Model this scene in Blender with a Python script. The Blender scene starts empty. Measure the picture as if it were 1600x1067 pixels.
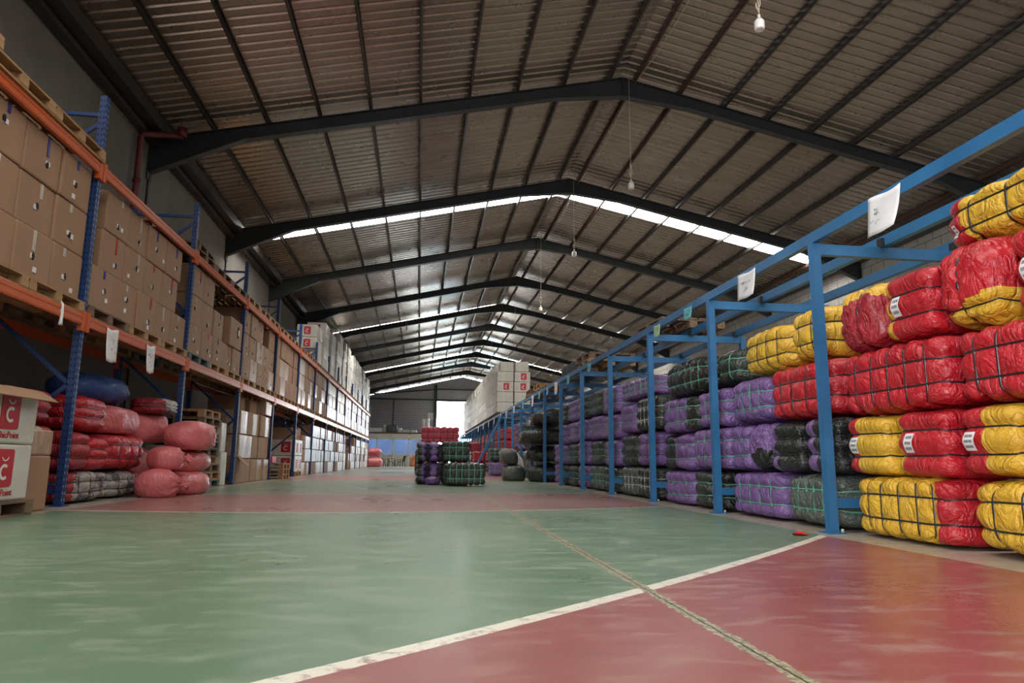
import bpy, math, random
import numpy as np
from mathutils import Vector, Matrix
R0 = math.radians
C = bpy.context.scene.collection
SC = bpy.context.scene

# ------------------------------------------------------------------ camera
F_PX, PITCH, YAW, ROLL, CAM_H = 1090.55, 0.1700, 0.1291, 0.0099, 0.55
def make_camera():
    cy, sy, cp, sp = math.cos(YAW), math.sin(YAW), math.cos(PITCH), math.sin(PITCH)
    F = Vector((sy*cp, cy*cp, sp)); Rt = Vector((cy, -sy, 0)); U = Rt.cross(F)
    cr, sr = math.cos(ROLL), math.sin(ROLL)
    R2 = cr*Rt+sr*U; U2 = -sr*Rt+cr*U
    cd = bpy.data.cameras.new('camera'); cd.sensor_fit = 'HORIZONTAL'
    cd.sensor_width = 36.0; cd.lens = F_PX/1600*36.0
    cd.clip_start = 0.05; cd.clip_end = 500
    co = bpy.data.objects.new('camera', cd)
    M = Matrix((R2, U2, -F)).transposed().to_4x4(); M.translation = Vector((0, 0, CAM_H))
    co.matrix_world = M; C.objects.link(co); SC.camera = co
make_camera()

XL = -5.82
# ------------------------------------------------------------------ light
w = bpy.data.worlds.new('overcast_sky'); SC.world = w; w.use_nodes = True
wb = w.node_tree.nodes['Background']
wb.inputs[0].default_value = (0.93, 0.96, 1.0, 1); wb.inputs[1].default_value = 30.0
SC.view_settings.view_transform = 'Standard'; SC.view_settings.look = 'None'
SC.view_settings.exposure = -0.35; SC.view_settings.gamma = 1.0
SC.view_settings.use_curve_mapping = False
SC.cycles.use_denoising = True
SC.cycles.max_bounces = 7; SC.cycles.diffuse_bounces = 5; SC.cycles.glossy_bounces = 3
SC.cycles.sample_clamp_indirect = 6.0; SC.cycles.caustics_reflective = False
SKY_L = 26.0        # glow of the translucent roof strips
def portal(name, loc, sx, sz, ydir):
    l = bpy.data.lights.new(name, 'AREA'); l.shape = 'RECTANGLE'; l.size = sx; l.size_y = sz
    l.cycles.is_portal = True
    o = bpy.data.objects.new(name, l); C.objects.link(o); o.location = loc
    o.rotation_euler = (R0(-90) if ydir < 0 else R0(90), 0, 0)
    return o
# daylight comes through the far gable's doorway and an unseen one in the left wall
portal('doorway_daylight', (4.3, 75.2, 3.4), 5.2, 6.8, -1)
o_ = portal('doorway_daylight', (XL-.1, -7.5, 2.7), 5.4, 7.0, 1)
o_.rotation_euler = (0, R0(-90), 0)

# ------------------------------------------------------------------ hall sizes
XL, XR, XA, ZA = -5.82, 14.3, 4.46, 9.5
SLP = 0.2215
YB, YE = -20.0, 75.3
YF0, SF = 14.71, 6.024
def roof_z(x): return ZA-SLP*abs(x-XA)
SKYL = [(-14.8, -13.6), (3.25, 4.45), (21.35, 22.5), (39.35, 40.5), (57.4, 58.6)]
RX, LXF, LXB = 3.35, -3.96, -5.06      # rack lines
PR, YR0, ZR = 2.213, 5.46, 2.49
PL, YL0, ZB1, ZB2, ZLT = 3.685, 8.64, 2.13, 4.0, 4.96

# ------------------------------------------------------------------ node helpers
def mat(name):
    m = bpy.data.materials.new(name); m.use_nodes = True
    nt = m.node_tree
    return m, nt, nt.nodes['Principled BSDF']
def nd(nt, t, **k):
    n = nt.nodes.new(t)
    for a, b in k.items():
        if a.startswith('i_'): n.inputs[a[2:].replace('_', ' ')].default_value = b
        else: setattr(n, a, b)
    return n
def mth(nt, op, a, b=None, c=None):
    n = nt.nodes.new('ShaderNodeMath'); n.operation = op
    for i, v in enumerate((a, b, c)):
        if v is None: continue
        if isinstance(v, (int, float)): n.inputs[i].default_value = v
        else: nt.links.new(v, n.inputs[i])
    return n.outputs[0]
def mixc(nt, f, a, b, mode='MIX'):
    n = nt.nodes.new('ShaderNodeMix'); n.data_type = 'RGBA'; n.blend_type = mode
    for k, v in ((0, f), (6, a), (7, b)):
        if isinstance(v, (int, float)): n.inputs[k].default_value = v
        elif isinstance(v, tuple): n.inputs[k].default_value = (*v, 1) if len(v) == 3 else v
        else: nt.links.new(v, n.inputs[k])
    return n.outputs[2]
def objco(nt, scale=(1, 1, 1)):
    t = nt.nodes.new('ShaderNodeTexCoord'); mp = nt.nodes.new('ShaderNodeMapping')
    mp.inputs['Scale'].default_value = scale
    nt.links.new(t.outputs['Object'], mp.inputs[0]); return mp.outputs[0]
def noise(nt, co, sc, det=4, rough=0.55, dist=0.0):
    n = nd(nt, 'ShaderNodeTexNoise'); n.inputs['Scale'].default_value = sc
    n.inputs['Detail'].default_value = det; n.inputs['Roughness'].default_value = rough
    n.inputs['Distortion'].default_value = dist
    if co is not None: nt.links.new(co, n.inputs['Vector'])
    return n.outputs['Fac']
def ramp(nt, f, p0, p1):
    n = nd(nt, 'ShaderNodeMapRange'); n.inputs[1].default_value = p0; n.inputs[2].default_value = p1
    nt.links.new(f, n.inputs[0]); return n.outputs[0]
def bump(nt, b, h, s, d=0.01):
    n = nd(nt, 'ShaderNodeBump'); n.inputs['Strength'].default_value = s; n.inputs['Distance'].default_value = d
    nt.links.new(h, n.inputs['Height']); nt.links.new(n.outputs[0], b.inputs['Normal'])
def mix2(name, a, b, sc=3.0, rough=0.6, metal=0.0, bs=0.0, bsc=40, lo=0.35, hi=0.65, coat=0.0, stretch=(1, 1, 1), spec=0.5):
    m, nt, B = mat(name); co = objco(nt, stretch)
    f = ramp(nt, noise(nt, co, sc), lo, hi)
    nt.links.new(mixc(nt, f, a, b), B.inputs['Base Color'])
    B.inputs['Roughness'].default_value = rough; B.inputs['Metallic'].default_value = metal
    B.inputs['Coat Weight'].default_value = coat; B.inputs['Specular IOR Level'].default_value = spec
    if bs: bump(nt, B, noise(nt, co, bsc), bs)
    return m
def film(name, a, b, rough=0.3, dust=0.25, fine=1.0, coat=0.15):
    """thin crinkled plastic film over cloth"""
    m, nt, B = mat(name); co = objco(nt)
    f = ramp(nt, noise(nt, co, 2.6, 5), 0.38, 0.66)
    c = mixc(nt, f, a, b)
    d = ramp(nt, noise(nt, co, 7.0, 6, 0.7), 0.55, 0.8)
    c = mixc(nt, mth(nt, 'MULTIPLY', d, dust), c, (0.42, 0.37, 0.31))
    nt.links.new(c, B.inputs['Base Color'])
    r = mth(nt, 'MULTIPLY_ADD', noise(nt, co, 9.0), 0.35, rough-0.14)
    nt.links.new(r, B.inputs['Roughness'])
    B.inputs['Coat Weight'].default_value = coat; B.inputs['Coat Roughness'].default_value = 0.22
    n1 = noise(nt, objco(nt, (1, 1, .5)), 6.5, 3, 0.5, 1.4)
    r1 = mth(nt, 'ABSOLUTE', mth(nt, 'SUBTRACT', n1, 0.5))
    n2 = noise(nt, objco(nt, (.6, 1, 1)), 15.0, 3, 0.55, 2.2)
    r2 = mth(nt, 'ABSOLUTE', mth(nt, 'SUBTRACT', n2, 0.5))
    h = mth(nt, 'ADD', mth(nt, 'MULTIPLY', mth(nt, 'POWER', r1, .7), 1.3), mth(nt, 'MULTIPLY', r2, 0.55))
    bump(nt, B, h, 0.9*fine, 0.035)
    return m

M = {}
M['red'] = film('red_film', (0.50, 0.014, 0.024), (0.40, 0.012, 0.02), dust=.10)
M['dull_red'] = film('dull_red_film', (0.36, 0.018, 0.03), (0.24, 0.012, 0.022), 0.38, dust=.15)
M['yellow'] = film('yellow_film', (0.72, 0.43, 0.035), (0.62, 0.35, 0.028), 0.36, dust=.18)
M['purple'] = film('purple_film', (0.205, 0.105, 0.305), (0.15, 0.078, 0.235), 0.34, dust=.16)
M['black'] = film('black_film', (0.010, 0.012, 0.011), (0.020, 0.021, 0.019), 0.26, dust=.04)
M['green_black'] = film('green_black_film', (0.014, 0.022, 0.017), (0.034, 0.044, 0.032), 0.30, dust=.08)
M['grey_clear'] = film('grey_clear_film', (0.10, 0.115, 0.10), (0.055, 0.065, 0.055), 0.28, dust=.35)
M['pink'] = film('pink_film', (0.66, 0.17, 0.18), (0.50, 0.12, 0.13), 0.34, dust=.08, fine=.55)
M['blue_bag'] = film('blue_bag', (0.02, 0.07, 0.24), (0.012, 0.045, 0.17), 0.5, dust=.1, fine=.6)
M['white_bag'] = film('white_bag', (0.62, 0.60, 0.60), (0.45, 0.44, 0.45), 0.45, dust=.1)
M['rosy'] = film('rosy_film', (0.62, 0.07, 0.10), (0.50, 0.05, 0.08), 0.4, dust=.2)
def mixed_cloth():
    m, nt, B = mat('mixed_cloth_film'); co = objco(nt)
    v = nd(nt, 'ShaderNodeTexVoronoi'); v.inputs['Scale'].default_value = 5.5
    nt.links.new(noise_vec(nt, co), v.inputs['Vector'])
    s = nd(nt, 'ShaderNodeSeparateColor'); nt.links.new(v.outputs['Color'], s.inputs[0])
    c = mixc(nt, ramp(nt, s.outputs[0], .45, .55), (0.07, 0.07, 0.075), (0.28, 0.26, 0.25))
    c = mixc(nt, ramp(nt, s.outputs[1], .78, .82), c, (0.42, 0.36, 0.28))
    c = mixc(nt, ramp(nt, noise(nt, co, 60, 2), .58, .62), c, (0.55, 0.53, 0.5))
    nt.links.new(c, B.inputs['Base Color']); B.inputs['Roughness'].default_value = .42
    bump(nt, B, noise(nt, co, 22.0, 5, .6, 1.), .7, .02)
    return m
def noise_vec(nt, co):
    n = nd(nt, 'ShaderNodeTexNoise'); n.inputs['Scale'].default_value = 6
    nt.links.new(co, n.inputs['Vector'])
    m = nt.nodes.new('ShaderNodeMix'); m.data_type = 'RGBA'; m.inputs[0].default_value = .12
    nt.links.new(co, m.inputs[6]); nt.links.new(n.outputs['Color'], m.inputs[7]); return m.outputs[2]
M['mixed'] = mixed_cloth()
M['strap_black'] = mix2('black_strap', (0.012, 0.012, 0.014), (0.03, 0.03, 0.032), rough=.35)
M['strap_green'] = mix2('green_strap', (0.09, 0.34, 0.23), (0.14, 0.42, 0.30), rough=.4)
M['strap_pale'] = mix2('pale_strap', (0.45, 0.50, 0.45), (0.30, 0.36, 0.30), rough=.4)
M['orange'] = mix2('orange_steel', (0.55, 0.105, 0.022), (0.47, 0.09, 0.022), sc=2, rough=.36, spec=.5)
M['rack_blue'] = mix2('rack_blue_steel', (0.010, 0.045, 0.165), (0.008, 0.035, 0.13), sc=3, rough=.4)
M['sky_blue'] = mix2('painted_blue_steel', (0.030, 0.155, 0.34), (0.022, 0.115, 0.26), sc=2.2, rough=.42, bs=.1)
M['hole'] = mix2('punched_hole', (0.006, 0.007, 0.012), (0.01, 0.01, 0.014), rough=.8)
M['bright_hole'] = mix2('punched_hole_edge', (0.30, 0.33, 0.40), (0.2, 0.23, 0.3), rough=.5)
M['rafter'] = mix2('rafter_steel', (0.020, 0.024, 0.026), (0.03, 0.034, 0.036), sc=1.2, rough=.5)
M['purlin'] = mix2('purlin_steel', (0.075, 0.066, 0.058), (0.05, 0.045, 0.04), sc=1.0, rough=.42, metal=.3)
M['rust'] = mix2('rust_primer_steel', (0.10, 0.045, 0.03), (0.06, 0.035, 0.028), sc=2.0, rough=.55)
M['pipe'] = mix2('red_brown_pipe', (0.16, 0.025, 0.025), (0.10, 0.02, 0.02), rough=.5)
M['wood'] = mix2('pallet_wood', (0.42, 0.25, 0.12), (0.26, 0.145, 0.065), sc=9, rough=.75, bs=.3, stretch=(1, .25, 1), lo=.3, hi=.7)
M['old_wood'] = mix2('weathered_wood', (0.20, 0.125, 0.075), (0.11, 0.07, 0.045), sc=9, rough=.8, bs=.3, stretch=(1, .25, 1))
M['grey_wood'] = mix2('grey_green_wood', (0.12, 0.15, 0.14), (0.08, 0.10, 0.10), sc=6, rough=.8)
M['carton'] = mix2('brown_carton', (0.34, 0.20, 0.12), (0.29, 0.17, 0.10), sc=2, rough=.72, lo=.3, hi=.7, bs=.05)
M['carton_dark'] = mix2('dark_brown_carton', (0.29, 0.165, 0.09), (0.24, 0.135, 0.075), sc=2, rough=.75, bs=.05)
def wrapped(name, a, b, wr):
    m, nt, B = mat(name); co = objco(nt, (1, 1, .35))
    n = noise(nt, co, 7, 5, .6, .8)
    f = ramp(nt, n, .5, .62)
    nt.links.new(mixc(nt, mth(nt, 'MULTIPLY', f, wr), a, b), B.inputs['Base Color'])
    r = mth(nt, 'MULTIPLY_ADD', noise(nt, co, 5), .5, .16); nt.links.new(r, B.inputs['Roughness'])
    B.inputs['Coat Weight'].default_value = .12; B.inputs['Coat Roughness'].default_value = .2
    bump(nt, B, noise(nt, co, 12, 5, .6, 1.2), .6, .02)
    return m
M['carton_wrap'] = wrapped('film_wrapped_brown_carton', (0.38, 0.245, 0.155), (0.56, 0.49, 0.44), .45)
M['carton_pale'] = wrapped('film_wrapped_pale_carton', (0.50, 0.40, 0.33), (0.72, 0.70, 0.70), .6)
M['white_carton'] = mix2('white_carton', (0.60, 0.585, 0.53), (0.50, 0.48, 0.42), sc=3, rough=.5, bs=.05)
M['white_wrap'] = wrapped('film_wrapped_white_carton', (0.64, 0.61, 0.55), (0.8, 0.79, 0.77), .5)
M['logo_red'] = mix2('printed_red', (0.50, 0.012, 0.025), (0.44, 0.010, 0.022), rough=.5)
M['print_white'] = mix2('printed_white', (0.72, 0.70, 0.66), (0.66, 0.64, 0.6), rough=.5)
M['paper'] = mix2('paper', (0.74, 0.74, 0.75), (0.66, 0.66, 0.68), sc=5, rough=.6, bs=.1)
M['teal_paper'] = mix2('teal_paper', (0.12, 0.46, 0.52), (0.10, 0.38, 0.44), rough=.6)
M['green_paper'] = mix2('green_paper', (0.38, 0.56, 0.33), (0.32, 0.48, 0.28), rough=.6)
M['ink'] = mix2('ink', (0.03, 0.035, 0.06), (0.05, 0.055, 0.08), rough=.6)
M['grey_print'] = mix2('grey_print', (0.16, 0.16, 0.17), (0.3, 0.3, 0.3), sc=60, rough=.6)
M['blue_tape'] = mix2('blue_tape', (0.02, 0.03, 0.24), (0.015, 0.02, 0.18), rough=.3)
M['red_tape'] = mix2('red_tape', (0.42, 0.01, 0.012), (0.34, 0.01, 0.01), rough=.3)
M['clear_tape'] = mix2('clear_tape', (0.60, 0.55, 0.50), (0.5, 0.44, 0.38), rough=.15, coat=.5)
M['cord'] = mix2('cotton_cord', (0.60, 0.52, 0.40), (0.5, 0.42, 0.32), rough=.8)
M['bulb'] = mix2('milky_bulb', (0.78, 0.76, 0.74), (0.72, 0.70, 0.68), rough=.15, coat=.4)
M['frame_white'] = mix2('white_frame', (0.66, 0.66, 0.62), (0.6, 0.6, 0.56), rough=.5)
M['panel_cream'] = mix2('cream_panel', (0.58, 0.56, 0.47), (0.52, 0.50, 0.42), rough=.6)
M['chair_black'] = mix2('black_plastic', (0.02, 0.03, 0.02), (0.04, 0.055, 0.03), rough=.5)
M['outside_blue'] = mix2('pale_blue_wall', (0.30, 0.55, 0.72), (0.26, 0.5, 0.68), rough=.8)
M['dark_stuff'] = mix2('dark_metal', (0.04, 0.045, 0.05), (0.08, 0.085, 0.09), rough=.5)
M['orange_plastic'] = mix2('orange_plastic', (0.6, 0.14, 0.03), (0.5, 0.1, 0.02), rough=.5)

def concrete(name, a, b, rough=.85, blocks=None, bs=.35):
    m, nt, B = mat(name); co = objco(nt)
    f = ramp(nt, noise(nt, co, .9, 6, .65), .35, .68)
    c = mixc(nt, f, a, b)
    c = mixc(nt, mth(nt, 'MULTIPLY', ramp(nt, noise(nt, co, 9, 5, .7), .5, .75), .35), c, tuple(x*.55 for x in a))
    h = noise(nt, co, 30, 5, .7)
    if blocks:
        s = nd(nt, 'ShaderNodeSeparateXYZ'); nt.links.new(co, s.inputs[0])
        cb = nd(nt, 'ShaderNodeCombineXYZ'); nt.links.new(s.outputs[blocks[0]], cb.inputs[0]); nt.links.new(s.outputs[2], cb.inputs[1])
        br = nd(nt, 'ShaderNodeTexBrick'); nt.links.new(cb.outputs[0], br.inputs[0])
        br.inputs['Scale'].default_value = 1; br.inputs['Brick Width'].default_value = blocks[1]; br.inputs['Row Height'].default_value = blocks[2]
        br.inputs['Mortar Size'].default_value = .014; br.inputs['Mortar Smooth'].default_value = .3
        c = mixc(nt, br.outputs['Fac'], c, tuple(x*.38 for x in a))
        h = mth(nt, 'SUBTRACT', h, mth(nt, 'MULTIPLY', br.outputs['Fac'], 1.5))
    nt.links.new(c, B.inputs['Base Color']); B.inputs['Roughness'].default_value = rough
    bump(nt, B, h, bs, .02)
    return m
M['wall_left'] = concrete('smooth_concrete', (0.23, 0.212, 0.19), (0.175, 0.162, 0.145), bs=.15)
M['wall_block'] = concrete('block_masonry', (0.40, 0.385, 0.36), (0.31, 0.30, 0.28), blocks=(1, .62, .30), bs=.8)
M['wall_end'] = concrete('grey_block_masonry', (0.46, 0.47, 0.50), (0.40, 0.41, 0.44), blocks=(0, .5, .25), bs=.3)  # grey lifted so the colour carries the pale haze of the far end
M['sheet_end'] = mix2('gable_sheet', (0.55, 0.57, 0.61), (0.46, 0.48, 0.52), rough=.5, metal=.2)  # sheet tone lifted likewise, distance haze painted in

def floor_mat():
    m, nt, B = mat('painted_sports_floor')
    co = objco(nt); s = nd(nt, 'ShaderNodeSeparateXYZ'); nt.links.new(co, s.inputs[0]); x, y = s.outputs[0], s.outputs[1]
    big = noise(nt, co, .55, 6, .62); mid = noise(nt, objco(nt, (1, 2.2, 1)), 3.2, 6, .68, .4); fin = noise(nt, co, 38, 5, .7)
    wob = mth(nt, 'MULTIPLY', mth(nt, 'SUBTRACT', noise(nt, co, 30, 3), .5), .012)
    y2 = mth(nt, 'ADD', y, wob)
    def quad(a, b, c): return mth(nt, 'ADD', mth(nt, 'MULTIPLY', x, mth(nt, 'MULTIPLY_ADD', x, c, b)), a)
    L1, L2 = quad(2.215, .86, .035), quad(7.825, .148, .057)
    L3, L4, L5 = quad(12.0, .12, 0), quad(19.8, .1, 0), quad(26., .1, 0)
    def above(l): return mth(nt, 'GREATER_THAN', y2, l)
    tg = ramp(nt, big, .3, .7)
    green = mixc(nt, tg, (0.100, 0.180, 0.108), (0.160, 0.235, 0.155))
    red = mixc(nt, tg, (0.235, 0.060, 0.060), (0.30, 0.092, 0.088))
    far_glare = mixc(nt, tg, (0.30, 0.345, 0.325), (0.36, 0.39, 0.37))  # far floor: pale glare of reflected daylight is painted into the colour
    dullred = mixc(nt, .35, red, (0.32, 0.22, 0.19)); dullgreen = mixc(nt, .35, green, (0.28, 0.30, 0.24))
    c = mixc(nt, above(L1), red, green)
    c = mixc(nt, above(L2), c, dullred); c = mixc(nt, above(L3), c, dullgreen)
    c = mixc(nt, above(L4), c, dullred); c = mixc(nt, above(L5), c, far_glare)
    # scuffs and dust
    sc = ramp(nt, mid, .5, .78)
    c = mixc(nt, mth(nt, 'MULTIPLY', sc, .42), c, (0.42, 0.40, 0.33))
    c = mixc(nt, mth(nt, 'MULTIPLY', ramp(nt, noise(nt, objco(nt, (1, 3.5, 1)), 1.6, 7, .72, 1.0), .52, .8), .35), c, (0.07, 0.10, 0.075))
    sp = ramp(nt, fin, .70, .74)
    c = mixc(nt, mth(nt, 'MULTIPLY', sp, .5), c, (0.50, 0.44, 0.34))
    sp2 = ramp(nt, noise(nt, co, 5.5, 6, .75, 1.2), .70, .735)
    c = mixc(nt, mth(nt, 'MULTIPLY', sp2, .55), c, (0.50, 0.46, 0.37))
    vo = nd(nt, 'ShaderNodeTexVoronoi'); vo.inputs['Scale'].default_value = 5.0; nt.links.new(noise_vec(nt, co), vo.inputs['Vector'])
    vs = nd(nt, 'ShaderNodeSeparateColor'); nt.links.new(vo.outputs['Color'], vs.inputs[0])
    chip = mth(nt, 'MULTIPLY', mth(nt, 'LESS_THAN', vo.outputs['Distance'], mth(nt, 'MULTIPLY_ADD', noise(nt, co, 60, 3), .10, -.008)), mth(nt, 'GREATER_THAN', vs.outputs[0], .80))
    c = mixc(nt, mth(nt, 'MULTIPLY', chip, .75), c, (0.52, 0.48, 0.38))
    # white lines
    wear = ramp(nt, noise(nt, co, 14, 5, .7), .30, .48)
    def line(l, hw, st):
        k = mth(nt, 'LESS_THAN', mth(nt, 'ABSOLUTE', mth(nt, 'SUBTRACT', y2, l)), hw)
        return mth(nt, 'MULTIPLY', mth(nt, 'MULTIPLY', k, wear), st)
    c = mixc(nt, line(L1, .050, .93), c, (0.74, 0.70, 0.60))
    c = mixc(nt, line(L2, .045, .6), c, (0.62, 0.58, 0.48)); c = mixc(nt, line(L3, .05, .5), c, (0.6, 0.56, 0.46))
    # unpainted strip under the racks
    st = mth(nt, 'MAXIMUM', mth(nt, 'GREATER_THAN', mth(nt, 'ADD', x, wob), 3.17), mth(nt, 'LESS_THAN', mth(nt, 'ADD', x, wob), -3.70))
    conc = mixc(nt, ramp(nt, mid, .3, .7), (0.42, 0.37, 0.30), (0.28, 0.24, 0.20))
    c = mixc(nt, st, c, conc)
    # slab joints
    jw = mth(nt, 'MULTIPLY', mth(nt, 'SUBTRACT', noise(nt, co, 9, 5, .7), .5), .10)
    jx = mth(nt, 'ABSOLUTE', mth(nt, 'ADD', mth(nt, 'SUBTRACT', mth(nt, 'MULTIPLY_ADD', y, -.005, x), .995), mth(nt, 'MULTIPLY', jw, .35)))
    jy = mth(nt, 'ABSOLUTE', mth(nt, 'SUBTRACT', y, 10.4))
    jn = mth(nt, 'MULTIPLY_ADD', noise(nt, co, 17, 3), .068, -.006)
    deb = mth(nt, 'LESS_THAN', jx, jn)
    c = mixc(nt, deb, c, mixc(nt, ramp(nt, fin, .4, .6), (0.13, 0.115, 0.07), (0.46, 0.42, 0.27)))
    core = mth(nt, 'MAXIMUM', mth(nt, 'LESS_THAN', jx, .004), mth(nt, 'LESS_THAN', jy, .012))
    c = mixc(nt, core, c, (0.05, 0.04, 0.03))
    nt.links.new(c, B.inputs['Base Color'])
    r = mth(nt, 'MULTIPLY_ADD', sc, .22, .30); r = mth(nt, 'MULTIPLY_ADD', mth(nt, 'SUBTRACT', big, .5), .25, r)
    nt.links.new(r, B.inputs['Roughness'])
    B.inputs['Specular IOR Level'].default_value = .5
    h = mth(nt, 'SUBTRACT', mth(nt, 'MULTIPLY', fin, .12), mth(nt, 'MULTIPLY', core, 1.0))
    bump(nt, B, h, .25, .008)
    return m
M['floor'] = floor_mat()
def roof_mat():
    m, nt, B = mat('ribbed_roof_sheet'); co = objco(nt)
    s = nd(nt, 'ShaderNodeSeparateXYZ'); nt.links.new(co, s.inputs[0])
    f = ramp(nt, noise(nt, objco(nt, (.4, 3, 1)), 1.3, 6, .65), .3, .7)
    c = mixc(nt, f, (0.34, 0.29, 0.245), (0.26, 0.222, 0.185))
    nt.links.new(c, B.inputs['Base Color'])
    B.inputs['Metallic'].default_value = .7
    r = mth(nt, 'MULTIPLY_ADD', noise(nt, co, 2.0, 4), .16, .21); nt.links.new(r, B.inputs['Roughness'])
    return m
M['roof'] = roof_mat()
def emit(name, col, s):
    m, nt, B = mat(name); B.inputs['Base Color'].default_value = (.8, .8, .78, 1)
    B.inputs['Emission Color'].default_value = (*col, 1); B.inputs['Emission Strength'].default_value = s
    B.inputs['Roughness'].default_value = .5
    return m
M['skylight'] = emit('translucent_roof_panel', (1.0, .965, .90), SKY_L)
M['glass'] = None
def glass():
    m, nt, B = mat('window_glass'); B.inputs['Base Color'].default_value = (.75, .85, .95, 1)
    B.inputs['Roughness'].default_value = .03; B.inputs['Alpha'].default_value = .25
    return m
M['glass'] = glass()
M['office_blue'] = mix2('blue_office_wall', (0.06, 0.22, 0.72), (0.12, 0.36, 0.78), sc=1.0, rough=.6)
M['office_lamp'] = emit('office_ceiling_lamp', (.75, .88, 1.0), 60)

# ------------------------------------------------------------------ mesh helpers
class MB:
    def __init__(s): s.v = []; s.f = []; s.m = []; s.sm = []
    def box(s, x0, x1, y0, y1, z0, z1, m=0):
        b = len(s.v)
        s.v += [(x0, y0, z0), (x1, y0, z0), (x1, y1, z0), (x0, y1, z0), (x0, y0, z1), (x1, y0, z1), (x1, y1, z1), (x0, y1, z1)]
        s.f += [tuple(b+i for i in q) for q in ((0, 3, 2, 1), (4, 5, 6, 7), (0, 1, 5, 4), (1, 2, 6, 5), (2, 3, 7, 6), (3, 0, 4, 7))]
        s.m += [m]*6; s.sm += [0]*6; return s
    def poly(s, pts, m=0):
        b = len(s.v); s.v += [tuple(p) for p in pts]; s.f.append(tuple(range(b, b+len(pts)))); s.m.append(m); s.sm.append(0); return s
    def bar(s, a, b, wd, ht, m=0, up=(0, 0, 1)):
        a = Vector(a); b = Vector(b); d = (b-a).normalized(); u = Vector(up)
        if abs(d.dot(u)) > .98: u = Vector((0, 1, 0))
        r = d.cross(u).normalized(); u = r.cross(d)
        n = len(s.v)
        for p in (a, b):
            for i, j in ((-1, -1), (1, -1), (1, 1), (-1, 1)): s.v.append(tuple(p+r*i*wd/2+u*j*ht/2))
        s.f += [tuple(n+i for i in q) for q in ((0, 1, 2, 3), (7, 6, 5, 4), (0, 4, 5, 1), (1, 5, 6, 2), (2, 6, 7, 3), (3, 7, 4, 0))]
        s.m += [m]*6; s.sm += [0]*6; return s
    def tube(s, pts, r, seg=8, m=0, cap=True):
        pts = [Vector(p) for p in pts]; n0 = len(s.v); N = len(pts); pr = None
        for i, p in enumerate(pts):
            d = (pts[min(i+1, N-1)]-pts[max(i-1, 0)]).normalized()
            if pr is None:
                u = Vector((0, 0, 1)) if abs(d.z) < .9 else Vector((1, 0, 0)); pr = d.cross(u).normalized()
            else: pr = (pr-d*pr.dot(d)).normalized()
            q = d.cross(pr); rr = r[i] if isinstance(r, (list, tuple)) else r
            for k in range(seg):
                a = 2*math.pi*k/seg; s.v.append(tuple(p+pr*math.cos(a)*rr+q*math.sin(a)*rr))
        for i in range(N-1):
            for k in range(seg):
                a = n0+i*seg+k; b = n0+i*seg+(k+1) % seg
                s.f.append((a, b, b+seg, a+seg)); s.m.append(m); s.sm.append(1)
        if cap:
            s.f.append(tuple(n0+k for k in range(seg))[::-1]); s.f.append(tuple(n0+(N-1)*seg+k for k in range(seg))); s.m += [m, m]; s.sm += [0, 0]
        return s
    def mesh(s, name, mats):
        me = bpy.data.meshes.new(name); me.from_pydata(s.v, [], s.f)
        for k in (mats if isinstance(mats, (list, tuple)) else [mats]): me.materials.append(k)
        me.polygons.foreach_set('material_index', s.m); me.polygons.foreach_set('use_smooth', [bool(x) for x in s.sm]); me.update()
        return me
def obj(name, me, parent=None, loc=(0, 0, 0)):
    o = bpy.data.objects.new(name, me); C.objects.link(o); o.location = loc
    if parent is not None: o.parent = parent
    return o
def tag(o, label, cat, group=None):
    o['label'] = label; o['category'] = cat
    if group: o['group'] = group
    return o
def struct(name, me, parent=None, loc=(0, 0, 0)):
    o = obj(name, me, parent, loc)
    if parent is None: o['kind'] = 'structure'
    return o
def empty(name, loc=(0, 0, 0), rz=0):
    o = bpy.data.objects.new(name, None); C.objects.link(o); o.location = loc; o.rotation_euler = (0, 0, rz); o.empty_display_size = .1
    return o
def kids(o): return KIDS.get(o.name, [])
KIDS = {}
def link_kid(p, c):
    c.parent = p; KIDS.setdefault(p.name, []).append(c)
def dup(o, loc=None, rz=None, parent=None):
    c = o.copy(); C.objects.link(c)
    if parent is not None: c.parent = parent
    for k in list(o.children): dup(k, parent=c)
    if loc is not None: c.location = loc
    if rz is not None: c.rotation_euler = (0, 0, rz)
    return c
def bevel_box(dx, dy, dz, r=.012, bulge=0.0, seed=0, mats=None, name='body', seg=6, skew=0.0):
    """carton body: rounded edges, faces slightly bulged, base centred at z=0"""
    rnd = random.Random(seed)
    P, F = lattice(seg, seg, seg)
    h = np.array([dx, dy, dz])/2
    # pull the outer ring of the lattice out to a narrow rounded border
    q = np.sign(P)*np.where(np.abs(P) > .999, 1, np.abs(P)/(1-2/seg)*(1-r/h*1.4))
    q = np.clip(q, -1, 1)
    ed = (np.abs(P) > .999).sum(1)
    w_ = q*h
    inner = 1-np.clip(np.abs(P), 0, 1)**2
    for a in range(3):
        o1, o2 = [k for k in range(3) if k != a]
        on = np.abs(P[:, a]) > .999
        if a < 2: w_[on, a] += np.sign(P[on, a])*bulge*inner[on, o1]*inner[on, o2]*rnd.uniform(.4, 1.1)
    for k, amt in ((2, .3), (3, .42)):
        s_ = ed >= k; w_[s_] *= (1-amt*r/h)
    if skew:
        w_[:, 0] += skew*(w_[:, 2]+h[2])*rnd.uniform(-1, 1); w_[:, 1] += skew*(w_[:, 2]+h[2])*rnd.uniform(-1, 1)
    w_[:, 2] = np.clip(w_[:, 2]+h[2], 0, dz)
    return np_mesh(name, w_, F, mats, smooth=False)
_lat = {}
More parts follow.
